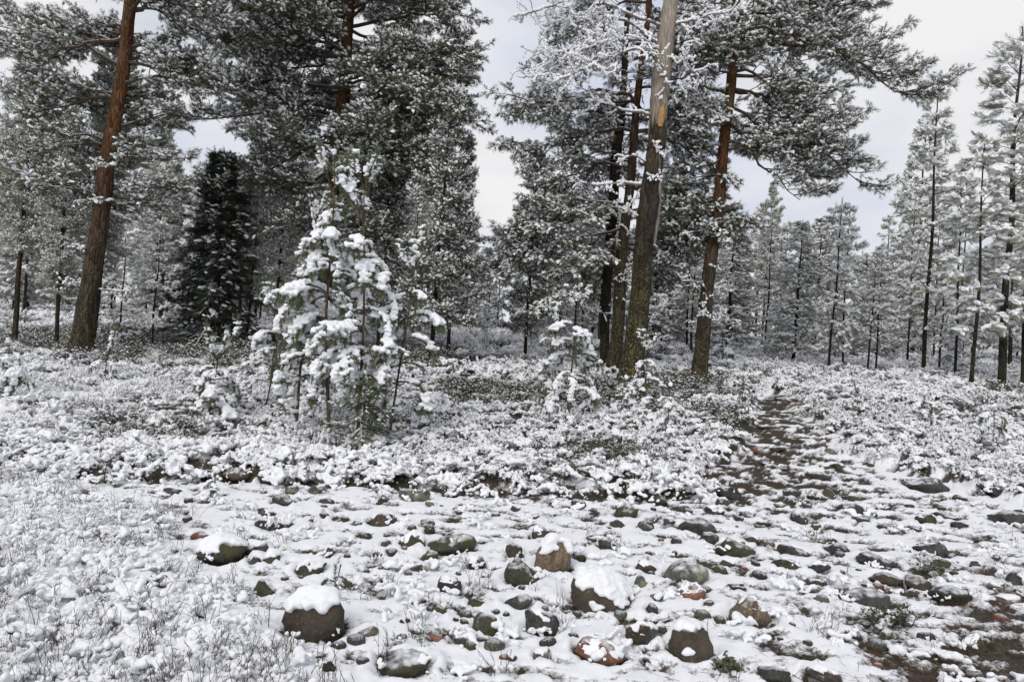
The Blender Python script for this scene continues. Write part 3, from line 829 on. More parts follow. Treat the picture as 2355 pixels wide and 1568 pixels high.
def big_pine(spec):
    """an old pine: base pixel, axis through pixels, limbs aimed at pixels, filler limbs"""
    rs = np.random.default_rng(spec['seed'])
    base = ground_at(*spec['base']); D = base[1] if 'D' not in spec else spec['D']
    if 'D' in spec:
        d = at_depth(*spec['base'], D); base = np.array([d[0], D, H1(d[0], D)])
    k = D / FPX
    root = empty(spec['name'], base, spec['label'], spec.get('cat', 'pine tree'), spec.get('group'))
    ax = [np.zeros(3)] + [at_depth(px, py, D) - base for px, py in spec['axis']]
    # carry on above the frame
    e = ax[-1] + norm(ax[-1] - ax[-2]) * spec.get('extra', 4.0); ax.append(e)
    ax = np.array(ax)
    rad = np.array([w * k / 2 for w in spec['widths']] + [spec['widths'][-1] * k / 2 * .55])
    link("trunk", trunk_mesh(ax, rad, spec['bark'], rs, 24, .045), root)
    zs = ax[:, 2]
    def on_axis(z): return np.array([np.interp(z, zs, ax[:, i]) for i in range(3)])
    def rad_at(z): return float(np.interp(z, zs, rad))
    mb = MB(); nl = 0
    for i in range(11):      # dead lower branches
        z = rs.uniform(1.4, 4.6); a = on_axis(z); yw = rs.uniform(0, 2 * PI); L = rs.uniform(.25, 1.1)
        b = a + np.array([math.cos(yw) * L, math.sin(yw) * L, rs.uniform(-.3, .15) * L])
        dead_branch(root, rs, a, [(a + b) / 2 + [0, 0, .04], b], .014, int(2 + L * 5), .35, .45, M_TWIG)
    def limb(a, b, r, sag, foliage, snow, make=True, st=.13, dens=1.0):
        n = 9; P = line_pts(a, b, n, sag, .062 * np.linalg.norm(b - a) / 2, rs)
        Rr = np.linspace(r, r * .22, n)
        if make:
            V, F = tube(P, Rr, 7, .05, rs); link("limb", make_mesh("limb", V, F, [M_LIMB]), root)
        else:
            V, F = tube(P, Rr, 5, .0, rs); mb.add(V, F, 2)
        Ln = np.linalg.norm(b - a); m = int(Ln / .17 * dens * foliage)
        yaw0 = math.atan2(b[1] - a[1], b[0] - a[0])
        for j in range(m):
            t = st + (1 - st) * (j + rs.random()) / max(m, 1)
            p = np.array([np.interp(t * (n - 1), np.arange(n), P[:, c]) for c in range(3)])
            put_branch(mb, spec.get('lib', LIB_OLD), rs, p, yaw0 + (1 if j % 2 else -1) * rs.uniform(.3, 1.25) * (1.15 - t * .6), rs.uniform(-.35, .45),
                       (.55 + .5 * math.sin(PI * min(t, .8))) * rs.uniform(.7, 1.25) * min(1.2, .45 + Ln * .25), spec.get('tufts', TUFT_MD), snow, spec.get('snow_size', .9), spec.get('shoot_k', 1.0))
    for (py0, px1, py1, dd, r, sag) in spec['limbs']:
        q = at_depth(px1, py1, D + dd) - base
        # start height from the row on the trunk
        zc = at_depth(spec['base'][0], py0, D)[2] - base[2]
        a = on_axis(zc)
        limb(a, q, r, sag, 1.0, spec['snow'])
    for i in range(spec['fill']):
        z = spec['z0'] + (spec['z1'] - spec['z0']) * (i + rs.random()) / spec['fill']
        a = on_axis(z); yaw = rs.uniform(0, 2 * PI)
        if 'avoid' in spec and math.cos(yaw - spec['avoid']) > spec.get('avoid_k', .55): continue
        L = spec['prof'](z) * rs.uniform(.65, 1.1)
        b = a + np.array([math.cos(yaw) * L, math.sin(yaw) * L, L * rs.uniform(*spec.get('rise', (-.15, .3)))])
        limb(a, b, .022 + L * .009, spec.get('fsag', .1), 1.0, spec['snow'], make=i % 3 == 0 and nl < 12, dens=spec.get('dens', 1.0))
        nl += 1
    V, F, M = mb.arrays()
    link("crown", make_mesh("crown", V, F, spec.get('mats', MATS_CROWN), M, False), root)
    return root

# ------------------------------------------------------------------ smaller trees as shared kinds
def conic_crown(rs, Ht, prof, lib, whorl, nb, pitch, tufts, snow, snow_size, shoot_k, z0, seg=True, leader=True):
    mb = MB(); z = z0
    while z < Ht - .15:
        rel = (z - z0) / (Ht - z0)
        for b in range(nb):
            L = prof(rel) * rs.uniform(.65, 1.15)
            if L < .08: continue
            put_branch(mb, lib, rs, np.array([0, 0, z + rs.uniform(-.1, .1)]), rs.uniform(0, 2 * PI), pitch(rel) + rs.normal() * .1, L, tufts, snow, snow_size, shoot_k, seg)
        z += whorl * rs.uniform(.8, 1.2)
    if leader:
        zz = np.arange(Ht - .55, Ht, .1)
        add_shoots(mb, np.stack([zz * 0, zz * 0, zz], 1), np.tile([0, 0, 1.], (len(zz), 1)), np.full(len(zz), .16 * shoot_k), rs, tufts, .35, .7)
        for b in range(5):
            a = rs.uniform(0, 2 * PI)
            add_shoots(mb, np.array([[0, 0, Ht - .55]] * 3) + np.array([[math.cos(a), math.sin(a), 1.6]]) * np.array([[.03], [.1], [.17]]), np.tile([math.cos(a) * .6, math.sin(a) * .6, 1.], (3, 1)), np.full(3, .15 * shoot_k), rs, tufts, .5, .8)
    return mb

TREEKINDS = {}
def make_kind(key, Ht, crown_mb, trunk_r, bark, mats):
    rs = np.random.default_rng(abs(hash(key)) % 1000 if False else len(TREEKINDS) + 50)
    V, F, M = crown_mb.arrays()
    cm = make_mesh(key + "_crown", V, F, mats, M, False)
    P = np.array([[0, 0, 0], [rs.normal() * .03, rs.normal() * .03, Ht * .5], [0, 0, Ht]])
    tm = trunk_mesh(P, [trunk_r, trunk_r * .65, .012], bark, rs, 8, .03, .15)
    TREEKINDS[key] = (Ht, cm, tm)

def build_kinds():
    r = np.random.default_rng(101)
    Fm = [M_NEEDLE_F, M_SNOW, M_TWIG]
    for j in range(3):     # slim young pines, whorled, heavy with snow
        make_kind(f"slim{j}", 6., conic_crown(r, 6., lambda t: .95 * (1 - t) ** .6 * (.55 + .45 * math.sin(min(t * 5, PI / 2))) + .08, LIB_YOUNG, .46, 4, lambda t: -.25 + .75 * t, TUFT_MD, .85, 1.05, 1.1, .9 + .5 * j), .05, M_BARK_THIN, Fm)
    for j in range(2):     # dense frosted cones
        make_kind(f"cone{j}", 9., conic_crown(r, 9., lambda t: 1.75 * (1 - t) ** .75 + .1, LIB_YOUNG, .36, 8, lambda t: -.15 + .6 * t, TUFT_LO, .8, 1.0, 1.2, 1.0), .10, M_BARK_THIN, Fm)
    for j in range(2):     # tall pines with the crown in the upper part
        make_kind(f"tall{j}", 13., conic_crown(r, 13., lambda t: 1.9 * math.sin(PI * min(1, .12 + t * .88)) ** .7 + .15, LIB_OLD, .42, 7, lambda t: -.1 + .4 * t, TUFT_LO, .5, .9, 1.3, 3.2 + j), .15, M_BARK_MID, Fm)
    for j in range(2):     # knee to head high snowy pines
        make_kind(f"small{j}", 2.2, conic_crown(r, 2.2, lambda t: .62 * (1 - t) ** .7 + .05, LIB_YOUNG, .24, 5, lambda t: -.2 + .6 * t, TUFT_MD, .9, 1.35, .85, .15), .02, M_BARK_YOUNG, MATS_CROWN)
    for j in range(2):     # thin spires with few, upswept arms
        make_kind(f"spire{j}", 9., conic_crown(r, 9., lambda t: .85 * (1 - t) ** .5 * (.5 + .5 * math.sin(min(t * 4, PI / 2))) + .12, LIB_YOUNG, .52, 4, lambda t: -.45 + 1.3 * t, TUFT_MD, .65, 1.0, 1.25, 2.2), .075, M_BARK_THIN, Fm)
    for j in range(2):     # dark bushy pines with little snow
        make_kind(f"dark{j}", 9., conic_crown(r, 9., lambda t: 1.75 * (1 - t) ** .6 + .15, LIB_OLD, .40, 6, lambda t: -.25 + .6 * t, TUFT_MD, .30, .95, 1.25, 1.6), .10, M_BARK_THIN, MATS_CROWN)
    make_kind("littlespruce", 1.1, conic_crown(r, 1.1, lambda t: .55 * (1 - t) ** .6 + .05, LIB_SPR, .10, 5, lambda t: -.1 + .3 * t, TUFT_HI, .12, .7, .5, .05), .012, M_BARK_YOUNG, [M_NEEDLE_G, M_SNOW, M_TWIG])
    make_kind("spruce", 6.5, conic_crown(r, 6.5, lambda t: (1.6 * (1 - t) ** .85 + .08) * r.choice([.55, .8, 1., 1.25]), LIB_SPR, .16, 8, lambda t: -.45 + .5 * t, TUFT_HI, .12, .75, 1.3, .05), .11, M_BARK_THIN, [M_SPRUCE, M_SNOW, M_TWIG])

def plant_tree(key, px, py, height, D=None, label="", group=None, cat="pine tree", name="pine_tree", lean=None, wide=1.0, rz=None):
    Ht, cm, tm = TREEKINDS[key]
    if D is None: g = ground_at(px, py)
    else:
        d = ray(px, py); g = np.array([d[0] * D, D, H1(d[0] * D, D)])
    s = height / Ht
    o = empty(name, g, label, cat, group)
    o.rotation_euler = (random.gauss(0, .012), random.gauss(0, .015) if lean is None else lean, random.uniform(0, 6.28) if rz is None else rz)
    if lean is not None:       # lean is about the viewing axis, so apply it after the turn
        o.rotation_euler = (Matrix.Rotation(lean, 3, 'Y') @ Matrix.Rotation(random.uniform(0, 6.28), 3, 'Z')).to_euler()
    o.scale = (s * wide, s * wide, s)
    link("trunk", tm, o); link("crown", cm, o)
    return g

# ------------------------------------------------------------------ near snow-laden saplings, branch by branch
NB = []      # branch shapes: (wood mesh, needle mesh, snow mesh)
def near_branch_protos():
    rs = np.random.default_rng(21)
    for j in range(17):
        up = j >= 12; L = .50 if j < 6 else (.95 if not up else .48); n = 12 if j < 6 or up else 20
        yaw, pitch = 0., (.95 if up else rs.uniform(.25, .6)); p = np.zeros(3); P = [p]; Ds = []
        for i in range(n):
            t = i / n; pitch += (rs.normal() * .05 + .02) if up else (-1.75 * (L / n) / L * (1.3 if t > .35 else .7) + rs.normal() * .07)
            yaw += rs.normal() * .06
            d = np.array([math.cos(pitch) * math.cos(yaw), math.cos(pitch) * math.sin(yaw), math.sin(pitch)]); p = p + d * L / n; P.append(p); Ds.append(d)
        P = np.array(P); axes = [(P, 1.0)]
        for k in range(rs.integers(1, 3) if up else rs.integers(2, 4 if n < 15 else 6)):
            i0 = rs.integers(n // 3, n - 2); sg = rs.choice([-1, 1]); d = Ds[i0]
            yw = math.atan2(d[1], d[0]) + sg * rs.uniform(.5, .9); pt = math.asin(np.clip(d[2], -1, 1)) + rs.uniform(-.1, .35)
            q = P[i0]; Q = [q]; l2 = min(L, .7) * rs.uniform(.25, .42)
            for i in range(5):
                pt += .05 if up else -.16
                q = q + np.array([math.cos(pt) * math.cos(yw), math.cos(pt) * math.sin(yw), math.sin(pt)]) * l2 / 5; Q.append(q)
            axes.append((np.array(Q), .6))
        wb, nb_, sp, sr = MB(), MB(), [], []
        for A, k in axes:
            wb.add(*tube(A, np.linspace(.010 * k, .004, len(A)), 5))
            d = np.diff(A, axis=0); m = len(d); st = 3 if k == 1. else 0
            q = np.repeat(A[st:-1], 2, axis=0); q[1::2] += d[st:] * .5
            add_shoots(nb_, q, np.repeat(norm(d[st:]), 2, axis=0), np.full(len(q), .108), rs, TUFT_HI, 0)
            add_shoots(nb_, np.repeat(A[-1:], 3, axis=0), np.repeat(norm(d[-1:]), 3, axis=0), np.full(3, .12), rs, TUFT_HI, 0)
            u = 0.
            for i in range(st, len(A)):
                if rs.random() < (.42 if not up else .5): continue
                for c in range(9):
                    t2 = rs.random(); a = A[min(i, m)] if i >= m else A[i] + d[i] * t2
                    sp.append(a + [rs.normal() * .017, rs.normal() * .021, (.020 if up else .024) + rs.random() * .020])
                    sr.append(rs.uniform(.015, .027) * (.75 if up else 1.22) * (1.1 if i > len(A) * .6 else 1))
        # snow ball at the tips
        W, T = blobs(sp, sr, .0085, .72, rs, .6)
        v, f, _ = wb.arrays(); v2, f2, _ = nb_.arrays()
        NB.append((make_mesh("branch", v, f, [M_BARK_YOUNG]), make_mesh("needles", v2, f2, [M_NEEDLE_G], None, False), make_mesh("snow", W, T, [M_SNOW])))

BIGN = [0]
def sapling(base_px, top_px, label, width=.8, whorl=.27, nb=5, z0=.25, tr=.018, seed=0, D=None, group=None, name="young_pine", snow=.94, cat="young pine", leaders=1):
    rs = np.random.default_rng(seed + 500)
    g = ground_at(*base_px) if D is None else at_depth(*base_px, D)
    g[2] = H1(g[0], g[1])
    top = at_depth(*top_px, g[1]) - g; Ht = top[2]
    root = empty(name, g, label, cat, group)
    bend = rs.normal() * .05
    P = np.array([[0, 0, 0], [top[0] * .45 + bend, rs.normal() * .04, Ht * .45], [top[0], 0, Ht]])
    link("trunk", trunk_mesh(P, [tr, tr * .7, .005], M_BARK_YOUNG, rs, 8, .03, .1), root)
    def on(z): return np.array([np.interp(z, P[:, 2], P[:, i]) for i in range(3)])
    z = Ht * z0
    while z < Ht - min(.20, Ht * .12):
        rel = z / Ht
        for b in range(nb if rel > z0 + .08 else 3):
            L = width * ((1 - rel) ** .72) * rs.uniform(.55, 1.25) + .10
            up = rel > .80
            if up: L = (.30 + width * .42 * min(1, (1 - rel) / .2)) * rs.uniform(.7, 1.15)
            k = rs.integers(12, 17) if up else (rs.integers(0, 6) if L < .68 else rs.integers(6, 12))
            s = max(L / (.48 if up else (.50 if k < 6 else .95)), .58 if width > .2 else .3)
            w, nd, sn = NB[k]
            o = link("branch", w, root, on(z + rs.uniform(-.03, .03)), (0, 0, rs.uniform(0, 2 * PI)), (s, s, s))
            link("needles", nd, o)
            if rs.random() < (snow if not up or snow < .5 else 1): link("snow", sn, o)
        z += whorl * rs.uniform(.8, 1.15) * (1.2 if rel > .7 else 1)
    # leader candle with its snow knob
    mb = MB(); zz = np.linspace(Ht - .22, Ht - .03, 6)
    Q = np.array([on(v) for v in zz])
    add_shoots(mb, Q, np.tile([0, 0, 1.], (6, 1)), np.full(6, .095), rs, TUFT_HI, 0)
    V, F, _ = mb.arrays(); o = link("leader", make_mesh("leader", V, F, [M_NEEDLE_G], None, False), root)
    if snow > .4:
        c = on(Ht); sp = [c + [rs.normal() * .01, rs.normal() * .01, rs.random() * .05 - .01] for _ in range(7)]
        W, T = blobs(sp, rs.uniform(.018, .034, 7), .009, .95, rs)
        link("snow", make_mesh("snow", W, T, [M_SNOW]), o)
    return root

# ------------------------------------------------------------------ undergrowth: instanced stuff with its own shapes inside
def scatter_object(name, protos, mats, pts, rots, scl, seed):
    """one object: points and clump shapes live in one mesh, a node tree puts the shapes on the points"""
    Vs, Fs, Ms, ids = [], [], [], []; n = 0
    for k, (V, F, M) in enumerate(protos):
        Vs.append(V); Fs.append(F + n); Ms.append(M); ids.append(np.full(len(V), k)); n += len(V)
    Vs.append(pts); ids.append(np.full(len(pts), -1))
    V = np.concatenate(Vs); F = np.concatenate(Fs); M = np.concatenate(Ms); pid = np.concatenate(ids)
    me = make_mesh(name, V, F, mats, M)
    a = me.attributes.new("pid", 'INT', 'POINT'); a.data.foreach_set('value', pid.astype(np.int32))
    z = np.zeros(len(V) - len(pts))
    a = me.attributes.new("rz", 'FLOAT_VECTOR', 'POINT'); a.data.foreach_set('vector', np.concatenate([np.zeros((len(z), 3)), rots]).astype(np.float32).ravel())
    a = me.attributes.new("scl", 'FLOAT', 'POINT'); a.data.foreach_set('value', np.concatenate([z + 1, scl]).astype(np.float32))
    o = link(name, me); o['kind'] = 'stuff'
    ng = bpy.data.node_groups.new(name, 'GeometryNodeTree')
    ng.interface.new_socket("Geometry", in_out='INPUT', socket_type='NodeSocketGeometry')
    ng.interface.new_socket("Geometry", in_out='OUTPUT', socket_type='NodeSocketGeometry')
    gi, go = ng.nodes.new("NodeGroupInput"), ng.nodes.new("NodeGroupOutput")
    lk = ng.links.new
    def attr(nm, dt):
        q = ng.nodes.new("GeometryNodeInputNamedAttribute"); q.data_type = dt; q.inputs[0].default_value = nm
        return [s for s in q.outputs if s.enabled and s.name == 'Attribute'][0]
    ida = attr("pid", 'INT')
    def sep(k, src):
        c = ng.nodes.new("FunctionNodeCompare"); c.data_type = 'INT'; c.operation = 'EQUAL'
        ins = [s for s in c.inputs if s.enabled]
        lk(ida, ins[0]); ins[1].default_value = k
        s = ng.nodes.new("GeometryNodeSeparateGeometry"); lk(src, s.inputs[0]); lk(c.outputs[0], s.inputs['Selection'])
        return s.outputs[0]
    P = sep(-1, gi.outputs[0])
    J = ng.nodes.new("GeometryNodeJoinGeometry")
    for k in range(len(protos)):
        t = ng.nodes.new("GeometryNodeGeometryToInstance"); lk(sep(k, gi.outputs[0]), t.inputs[0]); lk(t.outputs[0], J.inputs[0])
    ip = ng.nodes.new("GeometryNodeInstanceOnPoints")
    lk(P, ip.inputs['Points']); lk(J.outputs[0], ip.inputs['Instance']); ip.inputs['Pick Instance'].default_value = True
    ri = ng.nodes.new("FunctionNodeRandomValue"); ri.data_type = 'INT'
    ii = [s for s in ri.inputs if s.enabled]
    ii[0].default_value = 0; ii[1].default_value = len(protos) - 1; ii[-1].default_value = seed
    lk([s for s in ri.outputs if s.enabled][0], ip.inputs['Instance Index'])
    e = ng.nodes.new("FunctionNodeEulerToRotation"); lk(attr("rz", 'FLOAT_VECTOR'), e.inputs[0]); lk(e.outputs[0], ip.inputs['Rotation'])
    lk(attr("scl", 'FLOAT'), ip.inputs['Scale'])
    lk(ip.outputs[0], go.inputs[0])
    md = o.modifiers.new("scatter", 'NODES'); md.node_group = ng
    return o

def stems(rs, n, R, h, r, fork=.6, lean=.35):
    r = r * 1.15
    S0, S1, SR = [], [], []
    for i in range(n):
        a = rs.uniform(0, 6.28); q = rs.random() ** .5 * R
        p = np.array([math.cos(a) * q, math.sin(a) * q, -.03]); d = np.array([rs.normal() * lean, rs.normal() * lean, 1.]); hh = h * rs.uniform(.5, 1.1)
        for s in range(3):
            d = norm(d + rs.normal(size=3) * .18); e = p + d * hh / 3
            S0.append(p); S1.append(e); SR.append(r * (1 - .25 * s)); p = e
            if s and rs.random() < fork:
                d2 = norm(d + rs.normal(size=3) * .55 + [0, 0, .2]); S0.append(p); S1.append(p + d2 * hh * .3); SR.append(r * .6)
    return np.array(S0), np.array(S1), np.array(SR)

def leaves(rs, pts, size):
    V = np.array([[0, 0, 0], [.5, .28, .05], [1, 0, 0], [.5, -.28, .05]]); F = np.array([[0, 1, 2], [0, 2, 3]])
    d = rs.normal(size=(len(pts), 3)); d[:, 2] = np.abs(d[:, 2]) * .5
    return inst(V, F, pts, frames(d) * (size * rs.uniform(.7, 1.3, len(pts)))[:, None, None])

def cling(rs, S, n, hk, r):
    """snow caught among stems: little irregular ridges that follow them"""
    P, Q = [], []
    for i in rs.integers(0, len(S[1]), n):
        a, b = S[0][i], S[1][i]
        for t in np.linspace(0, 1, 5):
            P.append((a + (b - a) * t) * [1, 1, hk] + rs.normal(size=3) * r * .5); Q.append(r * rs.uniform(.45, 1.15))
    return blobs(P, Q, .0075, .9, rs, .6)

def clump_proto(rs, kind):
    mb = MB()
    if kind == 'snowy':
        c = rs.normal(size=(9, 3)) * [.085, .085, .012] + [0, 0, .10]; k = rs.integers(0, 9, 70)
        P = c[k] + rs.normal(size=(70, 3)) * [.026, .026, .010]; P[:, 2] -= np.hypot(P[:, 0], P[:, 1]) ** 2 * 1.6
        R = rs.uniform(.010, .024, 70)
        mb.add(*blobs(P, R, .0085, .8, rs), 1)
        S = stems(rs, 18, .15, .17, .0015); add_segs(mb, *S, 2)
        k = rs.integers(0, len(S[1]), 64); mb.add(*leaves(rs, S[1][k] * [1, 1, .7], np.float64(.014)), 0)
    elif kind == 'thin':      # more stems, small snow crumbs
        n = rs.integers(9, 15); a = rs.uniform(0, 6.28, n); q = rs.random(n) ** .5 * .17
        S = stems(rs, 22, .16, .17, .0015, .8); add_segs(mb, *S, 2)
        mb.add(*cling(rs, S, 26, .8, .015), 1)
        k = rs.integers(0, len(S[1]), 45); mb.add(*leaves(rs, S[1][k], np.float64(.014)), 0)
    elif kind == 'green':
        S = stems(rs, 34, .17, .14, .0017, .8); add_segs(mb, *S, 2)
        k = rs.integers(0, len(S[1]), 420); mb.add(*leaves(rs, S[1][k] * rs.uniform(.6, 1.1, (420, 1)) + rs.normal(size=(420, 3)) * .012, np.float64(.021)), 0)
        n = 26; P = S[1][rs.integers(0, len(S[1]), n)] + [0, 0, .004]
        A = np.zeros((n, 3, 3)); R = rs.uniform(.006, .018, n); A[:, 0, 0] = R * 1.3; A[:, 1, 1] = R; A[:, 2, 2] = R * .6
        mb.add(*inst(*ICO1, P, A), 1)
    elif kind == 'twigs':
        S = stems(rs, 7, .06, .15, .0019, .6, .17); add_segs(mb, *S, 2)
        mb.add(*cling(rs, S, 5, .55, .011), 1)
    elif kind == 'crumbs':
        n = rs.integers(5, 12); a = rs.uniform(0, 6.28, n); q = rs.random(n) ** .6 * .10
        c = rs.normal(size=(4, 3)) * [.055, .055, .004]; k = rs.integers(0, 4, 34)
        P = c[k] + rs.normal(size=(34, 3)) * [.022, .022, .008]
        mb.add(*blobs(P, rs.uniform(.009, .020, 34), .007, .75, rs, .6), 1)
    elif kind == 'litter':
        n = 90; p = np.stack([rs.normal(size=n) * .12, rs.normal(size=n) * .12, rs.random(n) * .01 + .004], 1)
        d = rs.normal(size=(n, 3)) * [1, 1, .12]; add_segs(mb, p, p + norm(d) * .05, np.full(n, .0011), 2)
    return mb.arrays()

def sample_view(rs, n, y0, y1, power=1.0, tmax=.86):
    """points spread over the wedge in front, denser close by"""
    u = rs.random(n); y = (y0 ** power + u * (y1 ** power - y0 ** power)) ** (1 / power)
    x = rs.uniform(-tmax, tmax, n) * y
    return x, y

def build_undergrowth():
    rs = np.random.default_rng(5)
    mats = [M_LEAF, M_SNOW, M_TWIGBARE]
    def finish(name, protos, x, y, dz, smin, seed, mats=mats):
        s = smin; z = surf(x, y) + dz
        rot = np.stack([rs.normal(size=len(x)) * .12, rs.normal(size=len(x)) * .12, rs.uniform(0, 6.28, len(x))], 1)
        scatter_object(name, protos, mats, np.stack([x, y, z], 1), rot, s, seed)
    def growf(y): return np.interp(y, [7, 12, 20, 35, 70], [.95, 1.15, 1.7, 2.7, 4.5])
    # green patches where trees shelter the ground
    def greenness(x, y):
        g = fbm(x, y, .35, 2, 91) * .9
        for gx, gy, gr in ((-8.5, 17, 2.6), (-4.5, 18.5, 3.4), (-.2, 13.5, 1.2), (3.9, 15.2, 1.6), (2.2, 14, 1.5), (3.6, 24, 2.6), (5.2, 16.5, .8), (1.4, 9.6, .5)):
            g = g + 1.0 * np.exp(-(((x - gx) / gr) ** 2 + ((y - gy) / (gr * .8)) ** 2))
        return g
    x, y = sample_view(rs, 15500, 7.2, 75, .75)
    m = shrub_mask(x, y) > .45; x, y = x[m], y[m]
    g = greenness(x, y) + .55 * smooth(13.5, 15.5, y) * (1 - smooth(20, 24, y)) * smooth(-.5, -3, x) + rs.normal(size=len(x)) * .15
    gap = fbm(x, y, 1.4, 2, 97) + rs.normal(size=len(x)) * .2
    a = (g < .32) & ~((gap > .38) & (y > 8.6)); b = g >= .32
    thin = a & (rs.random(len(x)) < np.interp(fbm(x, y, .8, 2, 99), [-.3, .3], [.22, .72])) & (y > 8.3)
    sn = a & ~thin
    finish("snowy_undergrowth", [clump_proto(rs, 'snowy') for _ in range(12)], x[sn], y[sn], -.02, growf(y[sn]) * rs.uniform(.75, 1.25, sn.sum()), 1)
    finish("twiggy_undergrowth", [clump_proto(rs, 'thin') for _ in range(8)], x[thin], y[thin], -.02, growf(y[thin]) * rs.uniform(.75, 1.25, thin.sum()), 2)
    finish("green_undergrowth", [clump_proto(rs, 'green') for _ in range(6)], x[b], y[b], -.02, growf(y[b]) * rs.uniform(.7, 1.15, b.sum()), 3)
    # overhanging snowy growth on the lip of the bank
    n = 230; x = rs.uniform(-9, 2.3, n); y = edge_y(x) + rs.normal(size=n) * .28 + .2 + .25 * perlin(x * .9, x * 0, 8)
    finish("bank_undergrowth", [clump_proto(rs, 'snowy') for _ in range(8)], x, y, .0, rs.uniform(.7, 1.6, n), 4)
    # low twigs and snow lumps at the left front and thinly everywhere
    x, y = sample_view(rs, 2500, 2.3, 8.2, 1.2)
    lf = lf_x(y) - x; q = fbm(x, y, 1.1, 2, 103)
    m = (lf > -.1) & (q + .25 * rs.normal(size=len(x)) > -.12)
    m |= (lf <= -.1) & (rs.random(len(x)) < .07)
    m &= shrub_mask(x, y) < .6
    finish("blueberry_twigs", [clump_proto(rs, 'twigs') for _ in range(12)], x[m], y[m], .02, rs.uniform(.55, 1.15, m.sum()), 5)
    x, y = sample_view(rs, 2600, 2.3, 7.8, 1.2)
    lf = lf_x(y) - x
    m = ((lf > 0) & (rs.random(len(x)) < .8)) | (rs.random(len(x)) < .08)
    finish("snow_lumps", [clump_proto(rs, 'crumbs') for _ in range(10)], x[m], y[m], .03, rs.uniform(.6, 1.5, m.sum()), 6)
    # snowless-tuft clumps at the left front
    x, y = sample_view(rs, 1000, 2.4, 7.8, 1.2)
    m = (lf_x(y) - x > .2) & (fbm(x, y, .9, 2, 107) > .0)
    finish("twiggy_front_undergrowth", [clump_proto(rs, 'thin') for _ in range(6)], x[m], y[m], .0, rs.uniform(.4, .8, m.sum()), 7)
    x, y = sample_view(rs, 800, 2.4, 7.6, 1.2)
    m = (fbm(x, y, 2.2, 2, 113) > .12) & (lf_x(y) - x > -.8)
    finish("dark_moss_pockets", [clump_proto(rs, 'green') for _ in range(4)], x[m], y[m], -.05, rs.uniform(.35, .75, m.sum()), 9)
    x, y = sample_view(rs, 2600, 2.3, 15.5, .9)
    v, _, sh = cover_fn(x, y); m = (v < .42) & (sh < .5) & ((x > .8) | (rs.random(len(x)) < .3))
    finish("needle_litter", [clump_proto(rs, 'litter') for _ in range(4)], x[m], y[m], .012, rs.uniform(.5, 1.2, m.sum()), 8, [M_LEAF, M_SNOW, M_DRYNEEDLE])

def bush(px, py, size_px, n, label, leafy, name="lingonberry_bush", cat="bush", seed=0, col=M_LEAF, snowballs=0, hk=.8):
    rs = np.random.default_rng(seed + 900); g = ground_at(px, py); R = size_px * g[1] / FPX / 2
    root = empty(name, g, label, cat)
    S = stems(rs, n, R * .8, R * hk * 2, .0018, .9, .4); mb = MB(); add_segs(mb, *S, 0)
    V, F, M = mb.arrays(); link("stems", make_mesh("stems", V, F, [M_TWIGBARE]), root)
    if leafy:
        leafy = int(leafy * 1.8); k = rs.integers(0, len(S[1]), leafy); mb = MB()
        mb.add(*leaves(rs, S[1][k] * rs.uniform(.8, 1.05, (leafy, 1)) + rs.normal(size=(leafy, 3)) * .006, np.float64(.028)), 0)
        V, F, M = mb.arrays(); link("foliage", make_mesh("foliage", V, F, [col], None, False), root)
    if snowballs:
        k = rs.integers(0, len(S[1]), snowballs)
        W, T = blobs(S[1][k] * .7, rs.uniform(.012, .03, snowballs), .008, .8, rs)
        link("snow", make_mesh("snow", W, T, [M_SNOW]), root)
    return root

# ------------------------------------------------------------------ the dead tree
def snow_tube(mb, P, r, rs, keep=.75):
    """lumpy snow along the top of a twig"""
    n = len(P)
    lift = P + np.array([0, 0, 1.]) * (r * 1.3 + .006)
    for i in range(n - 1):
        if rs.random() > keep: continue
        c = (lift[i] + lift[i + 1]) / 2
        d = P[i + 1] - P[i]; L = np.linalg.norm(d); A = frames(d[None])[0]
        if abs(d[2]) / L > .93: continue
        rr = rs.uniform(.7, 1.4) * (.019 + r * .8)
        V = ICO1[0] @ (A * np.array([L * .68, rr, rr])).T + c
        mb.add(V, ICO1[1], 0)

